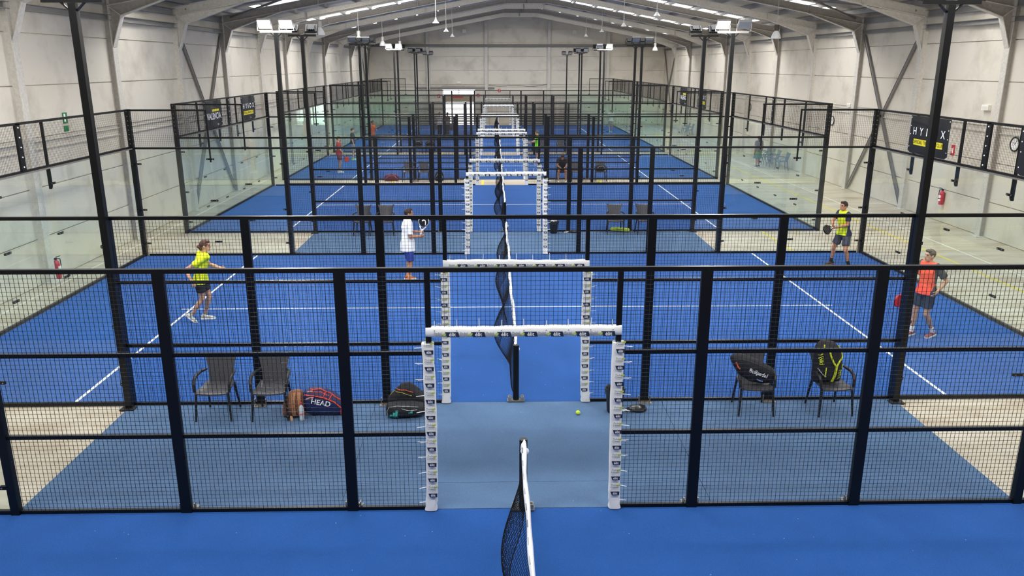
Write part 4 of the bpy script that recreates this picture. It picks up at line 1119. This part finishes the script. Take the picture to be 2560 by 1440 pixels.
    if look.get('skirt'):
        B0 = rings(.02, 1, 2)[0]; k0 = (S['knl'] + S['knr']) / 2
        m.loft([B0, [lerp(pel, k0, .5) + (q - spine[1][0]) * 1.15 for q in B0], [lerp(pel, k0, .98) + (q - spine[1][0]) * 1.45 for q in B0]])
    else:
        for n in 'lr':
            hp, kn, an = S['hp' + n], S['kn' + n], S['an' + n]
            if ln <= 1: m.tube([lerp(hp, kn, -.08), lerp(hp, kn, .1), lerp(hp, kn, ln * .6), lerp(hp, kn, ln)], [.09, .108, .102, .1], 16)
            else: m.tube([hp, lerp(hp, kn, .5), kn], [.105, .09, .07], 16); m.ell(kn, (.07, .07, .07)); m.tube([kn, lerp(kn, an, ln - 1)], [.07, .055], 16)
    me = remesh(m, cv, 3); crumple(me, .01); paint(me, [look['pants']], lambda c: 0); link('skirt' if look.get('skirt') else ('shorts' if ln <= 1 else 'trousers'), me, o)
    # shoes and socks
    for s, n in ((1, 'l'), (-1, 'r')):
        an, kn = S['an' + n], S['kn' + n]; ft = S['ft' + n]       # ft: pitch, toes down when positive
        fy = p.get('foot_yaw' + n, 0)
        M = Matrix.Translation(an) @ Matrix.Rotation(fy, 4, 'Z') @ Matrix.Rotation(ft, 4, 'Y')
        m = MB(); rr = []
        for x, w, h in ((-.085, .022, .02), (-.075, .034, .05), (-.03, .038, .062), (.03, .04, .05), (.09, .046, .036), (.15, .044, .024), (.19, .026, .014), (.2, .01, .008)):
            rr.append([(x, w * math.cos(a), -.07 + h * .5 + h * .62 * math.sin(a) + (.012 if math.sin(a) < 0 else 0) * 0) for a in [2 * PI * k / 14 for k in range(14)]])
        rr = [[M @ Vector(q) for q in g] for g in rr]
        m.loft(rr, 0); m.tube([M @ V(-.02, 0, -.05), M @ V(-.012, 0, .01)], [.046, .043], 12, 0)
        q = [(-.09, .03), (-.04, .04), (.04, .04), (.1, .05), (.16, .045), (.2, .02)]
        lo = [(x, w) for x, w in q] + [(x, -w) for x, w in q[::-1]]
        m.loft([[M @ V(x, y, -.098) for x, y in lo], [M @ V(x * 1.01, y * 1.02, -.07) for x, y in lo]], 1)
        m.build('shoe', [look['shoe'], look.get('sole', WHITE)], o, 50)
        if look.get('sock'):
            m = MB(); d = (kn - an).normalized(); m.tube([an + d * -.03, an + d * .09], [.042, .044], 12); m.build('sock', look['sock'], o, 60)
    # hair
    m = MB(); m.ell((-.02, 0, .034), (.096, .084, .098), 18, 12, 0, HM); m.ell((.03, 0, .098), (.056, .062, .034), 14, 8, 0, HM)
    for c, r in look.get('locks', []): m.ell(c, r, 12, 8, 0, HM)
    me = remesh(m, .009, 1); crumple(me, .008, 40); paint(me, [look['hair']], lambda c: 0); link('hair', me, o)
    W = Matrix.Translation(loc) @ Matrix.Rotation(yaw, 4, 'Z')
    return o, S, W
def held(S, W, n, lb, face, rim, dirn, flat, logo=None, grip=WHITE):
    """racket whose grip passes through the hand; dirn = way the head points, flat = normal of the face (figure space)"""
    y = Vector(dirn).normalized(); z = Vector(flat); z = (z - y * z.dot(y)).normalized(); x = y.cross(z)
    h = S['hand' + n] + S['hup' + n] * .022 + S['hd' + n] * .02
    M = W @ (Matrix.Translation(h - y * .05) @ Matrix((x, y, z)).transposed().to_4x4())
    t = racket(lb, (0, 0, 0), (0, 0, 0), face, rim, logo, grip); t.location = M.to_translation(); t.rotation_euler = M.to_euler(); return t
YS = mat('fluorescent_yellow_jersey', '#dcea22', .75, var=.12, scale=6); WS = mat('white_tshirt', '#f1f1f0', .8, var=.06, scale=5); BS = mat('royal_blue_shorts', '#263f8f', .75, var=.15, scale=7); KS = mat('black_shorts', '#17161a', .75)
DH = mat('dark_brown_hair', '#2c1a13', .7, var=.3, scale=40); BH = mat('brown_hair', '#553726', .7, var=.3, scale=40); GH = mat('grey_brown_hair', '#54493f', .7, var=.3, scale=40); NS = mat('navy_shirt_panel', '#1f2440', .75); GS = mat('slate_shorts', '#3d404c', .75, var=.15, scale=7)
OS = mat('neon_orange_jersey', '#ff5a3c', .75, var=.15, scale=6); DGS = mat('charcoal_shirt_panel', '#3c3d40', .75); DS = mat('dark_slate_shorts', '#2f3440', .75, var=.15, scale=7)
GRN = mat('bright_green_jersey', '#7fe022', .75, var=.1, scale=6); REDS = mat('red_jersey', '#b3202c', .75, var=.15, scale=6); DRS = mat('dark_red_shorts', '#7c1d26', .75); NVJ = mat('dark_navy_jacket', '#1c2633', .8, var=.15, scale=7); BEI = mat('beige_trousers', '#8f8a80', .8)
ORS = mat('orange_shirt', '#d2622f', .8, var=.12, scale=6); PALE = mat('pale_grey_shirt', '#d8d8d4', .8); SAGE = mat('sage_green_skirt', '#5e7a68', .8, var=.12, scale=6); GRT = mat('grey_top', '#6f6a6c', .8); BLKT = mat('black_tshirt', '#1d1b1e', .8)
SHO = mat('orange_shoe', '#d8722e', .6); SHW = mat('pale_grey_shoe', '#c9cdbf', .6); SHR = mat('red_grey_shoe', '#8c4450', .6); SHB = mat('dark_shoe', '#3a322e', .6); SHG = mat('green_shoe', '#7fd06a', .6); SOLED = mat('dark_sole', '#222124', .7)
PG = 'padel players on the court'
# runner in yellow
person('person with long hair in a fluorescent yellow jersey, running on the left', (-6.42, 7.36, .014), .12, dict(pel=(.06, 0, .9), chest=(.12, 0, 1.25), neck=(.16, 0, 1.45), head=(.225, 0, 1.585), hpit=.08, twist=.55,
    ell=(.2, .3, 1.12), wrl=(.42, .24, 1.06), elr=(-.16, -.18, 1.14), wrr=(-.05, -.3, .95), knr=(.08, -.1, .49), anr=(-.16, -.1, .17), ftr=.75, knl=(.18, .1, .48), anl=(.05, .1, .1)),
    dict(hair=BH, shirt=[YS], pants=KS, shoe=SHW, sole=WHITE, skin=SKIN2, locks=[((-.08, 0, -.04), (.05, .06, .07)), ((-.12, 0, -.02), (.05, .05, .04))], leg=.6, group=PG, hem=.02), .008)
# player in white
o, S, W = person('person in a white T-shirt and royal blue shorts holding up a racket, at the net', (-2.42, 10.42, .014), .18, dict(pel=(-.02, 0, .97), chest=(-.02, 0, 1.33), neck=(.0, 0, 1.54), head=(.035, 0, 1.68), twist=.1,
    elr=(.03, -.24, 1.16), wrr=(.27, -.14, 1.14), ell=(.05, .24, 1.18), wrl=(.28, .1, 1.2), palmr=(0, 1, .3), palml=(0, -1, .2), curlr=.85, curll=.7, knr=(.03, -.11, .51), anr=(-.01, -.13, .1), knl=(.02, .13, .52), anl=(-.03, .15, .1)),
    dict(hair=DH, shirt=[WS], pants=BS, shoe=SHO, sole=WHITE, skin=SKIN, sleeve=.85, hem=.14, leg=.95, fat=1.18, sock=mat('orange_sock', '#d49a6a', .8), group=PG), .008)
held(S, W, 'l', 'black and white racket held up by the player in the white T-shirt', KF, WHITE, (.25, .02, 1), (.15, 1, 0), WHITE)
# yellow vest, navy sleeves
def vest(c): return 1 if (c.x < -.03 or (abs(c.y) > .15)) and c.y > -.3 else 0
o, S, W = person('person in a yellow and navy jersey, standing ready by the right glass corner', (8.82, 11.72, .014), PI + .5, dict(pel=(-.02, 0, .9), chest=(.04, 0, 1.26), neck=(.06, 0, 1.47), head=(.115, 0, 1.605), hyaw=-.2, twist=-.3,
    ell=(.14, .2, 1.15), wrl=(.32, .0, 1.06), elr=(.14, -.26, 1.18), wrr=(.33, -.1, 1.12), palml=(0, 0, 1), palmr=(0, 1, 0), curll=.9, curlr=.7, knl=(.1, .2, .47), anl=(-.02, .24, .1), knr=(.1, -.17, .47), anr=(.08, -.22, .1), foot_yawl=.2, foot_yawr=-.2),
    dict(hair=DH, shirt=[YS, NS], shirt_fn=vest, pants=GS, shoe=SHB, sole=mat('brown_sole', '#8a6a55', .7), sock=KS, leg=.72, group=PG), .008)
held(S, W, 'l', 'dark racket held low by the player in the yellow and navy jersey', mat('dark_racket_face', '#2c2a28', .4), BLACK, (1, .1, -.1), (0, 1, .4))
# orange jersey
def orj(c): return 1 if c.x < -.02 or abs(c.y) > .165 else 0
o, S, W = person('person in a neon orange and charcoal jersey, walking with one hand on the hip', (8.02, 6.1, .014), PI + .45, dict(pel=(0, 0, .93), chest=(.0, 0, 1.29), neck=(.0, 0, 1.49), head=(.05, 0, 1.625), hyaw=-.25, twist=-.1,
    ell=(-.12, .3, 1.18), wrl=(.06, .27, .98), elr=(.08, -.26, 1.16), wrr=(.22, -.22, .95), palml=(.3, -1, 0), palmr=(0, 1, 0), curlr=.95, knl=(.06, .11, .49), anl=(-.16, .14, .11), ftl=.1, knr=(.1, -.1, .5), anr=(.1, -.12, .1)),
    dict(hair=GH, shirt=[OS, DGS], shirt_fn=orj, pants=DS, shoe=SHR, sole=WHITE, sock=WHITE, skin=SKIN2, sleeve=.75, leg=.72, group=PG), .008)
held(S, W, 'r', 'red racket in the hand of the player in neon orange, partly behind a pole', mat('red_racket_face', '#d61f2c', .4), mat('red_racket_rim', '#b0141f', .4), (.75, -.1, -.65), (.1, 1, 0))
# farther figures
FG = 'people beyond the empty court'
o, S, W = person('person in a red jersey seen through wire on the left, beyond the empty court', (-7.95, 30.9, .014), .3, dict(elr=(.02, -.24, 1.17), wrr=(.2, -.2, .95), knr=(.05, -.1, .5)), dict(hair=BH, shirt=[REDS], pants=DRS, shoe=SHW, skin=SKIN2, leg=.7, group=FG), .014, False)
held(S, W, 'r', 'orange red racket hanging from the hand of the player in red', mat('orange_racket_face', '#e0452c', .4), BLACK, (.4, 0, -1), (0, 1, 0))
person('person in a dark navy jacket with green shoes, beyond the player in red', (-8.2, 36.3, .014), .2, dict(), dict(hair=DH, shirt=[NVJ], pants=BEI, shoe=SHG, sleeve=1.0, leg=.95, skin=SKIN2, group=FG), .014, False)
person('person in an orange shirt with dark hair, left side, beyond the navy jacket', (-7.95, 42.2, .014), -.4, dict(ell=(.12, .24, 1.2), wrl=(.25, .1, 1.15)), dict(hair=DH, shirt=[ORS], pants=mat('olive_shorts', '#6f7360', .8), shoe=SHW, group=FG), .014, False)
o, S, W = person('person in a bright green jersey reaching left with a racket', (1.98, 34.2, .014), PI - .1, dict(elr=(.2, -.24, 1.2), wrr=(.42, -.26, 1.08), ell=(.16, .26, 1.2), wrl=(.4, .2, 1.18)), dict(hair=GH, shirt=[GRN], pants=NVJ, shoe=SHB, skin=SKIN2, group=FG), .014, False)
held(S, W, 'l', 'pale racket stretched forward by the player in bright green', mat('pale_racket_face', '#b8a39c', .4), mat('pale_racket_rim', '#e2dcd8', .4), (.8, .1, .5), (0, 1, 0))
person('person in a pale shirt walking behind the far right glass', (8.8, 54.4, .014), PI / 2, dict(anr=(.12, -.1, .1), anl=(-.2, .1, .13), ftl=.4), dict(hair=GH, shirt=[PALE], pants=BEI, shoe=SHW, skin=SKIN2, group=FG), .014, False)
person('person with long dark hair and sage green skirt, on the right walkway', (13.4, 32.75, 0), 2.0, dict(pel=(0, 0, .9), chest=(.0, 0, 1.2), neck=(0, 0, 1.36), head=(.02, 0, 1.48), knr=(.02, -.08, .46), knl=(.02, .08, .46), anr=(0, -.08, .1), anl=(-.02, .09, .1)),
       dict(hair=DH, shirt=[GRT], pants=SAGE, skirt=True, shoe=SHB, locks=[((-.075, 0, -.05), (.055, .08, .12)), ((-.09, 0, -.15), (.05, .085, .12)), ((-.09, 0, -.24), (.04, .07, .1))], group=FG), .014, False)
person('person in black leaning forward on an armchair beyond the empty court', (2.75, 27.72, 0), -PI / 2, dict(pel=(-.05, 0, .6), chest=(.12, 0, .9), neck=(.26, 0, 1.06), head=(.38, 0, 1.14), hpit=.6, hpl=(-.02, .1, .55), hpr=(-.02, -.1, .55), knl=(.38, .16, .52), knr=(.38, -.16, .52), anl=(.36, .17, .1), anr=(.36, -.17, .1), shl=(.22, .19, 1.0), shr=(.22, -.19, 1.0), ell=(.34, .22, .76), elr=(.34, -.22, .76), wrl=(.44, .08, .66), wrr=(.44, -.08, .66)),
       dict(hair=DH, shirt=[BLKT], pants=KS, shoe=SHW, leg=.7, hem=-.02, group=FG), .014, False)
person('person in a pale patterned shirt standing before the bright doorway', (-3.75, 51.2, 0), 2.6, dict(ell=(.1, .24, 1.2), wrl=(.22, .12, 1.2)), dict(hair=DH, shirt=[mat('taupe_shirt', '#9a8a80', .8, var=.2, scale=12)], pants=GS, shoe=SHB, leg=1.85, group=FG), .014, False)
person('person in a white shirt at the left edge of the bright doorway', (-4.35, 51.3, 0), -1.2, dict(), dict(hair=BH, shirt=[WS], pants=KS, shoe=SHB, leg=1.85, skin=SKIN2, group=FG), .014, False)
# ------------------------------------------------------------------ light and camera
w = bpy.data.worlds.new('daylight'); SC.world = w; w.use_nodes = True
bg = w.node_tree.nodes['Background']; bg.inputs[0].default_value = (.93, .97, 1, 1); bg.inputs[1].default_value = 9.0
for i, (p, d) in enumerate(LIGHTS):
    l = bpy.data.lights.new('floodlight_beam', 'AREA'); l.shape = 'RECTANGLE'; l.size = .3; l.size_y = .22; l.energy = 105; l.color = (1, .965, .91)
    o = bpy.data.objects.new('floodlight_beam', l); COL.objects.link(o); o.location = p; o.rotation_euler = Vector(d).to_track_quat('-Z', 'Y').to_euler()
# daylight coming through the translucent roof strips
a = math.atan(.187)
for y0, y1 in SKY:
    for s in (-1, 1):
        d = 6.6; l = bpy.data.lights.new('rooflight_daylight', 'AREA'); l.shape = 'RECTANGLE'; l.size = 10.6; l.size_y = y1 - y0; l.energy = 520 * (y1 - y0); l.color = (1, .985, .95)
        o = bpy.data.objects.new('rooflight_daylight', l); COL.objects.link(o); o.location = (CX + s * d, (y0 + y1) / 2, zt(d) + ZR + .01); o.rotation_euler = (0, s * a, 0)
cam = bpy.data.cameras.new('camera'); co = bpy.data.objects.new('camera', cam); COL.objects.link(co)
cam.sensor_width = 36; cam.lens = 36 * 1976.392 / 2560; cam.clip_start = .05; cam.clip_end = 300
yw, pt, rl = .0222, .2752, .0005
fw = Vector((math.sin(yw) * math.cos(pt), math.cos(yw) * math.cos(pt), -math.sin(pt))); rt = Vector((math.cos(yw), -math.sin(yw), 0)); up = rt.cross(fw)
r2 = rt * math.cos(rl) + up * math.sin(rl); u2 = -rt * math.sin(rl) + up * math.cos(rl)
M = Matrix((r2, u2, -fw)).transposed().to_4x4(); M.translation = (-.32, -8.4256, 5.1407); co.matrix_world = M
SC.camera = co
SC.view_settings.view_transform = 'Standard'; SC.view_settings.look = 'None'; SC.view_settings.gamma = 1; SC.view_settings.use_curve_mapping = False
SC.view_settings.exposure = -.06
SC.cycles.transparent_max_bounces = 64; SC.cycles.max_bounces = 10; SC.cycles.diffuse_bounces = 5; SC.cycles.use_denoising = True; SC.cycles.sample_clamp_indirect = 6
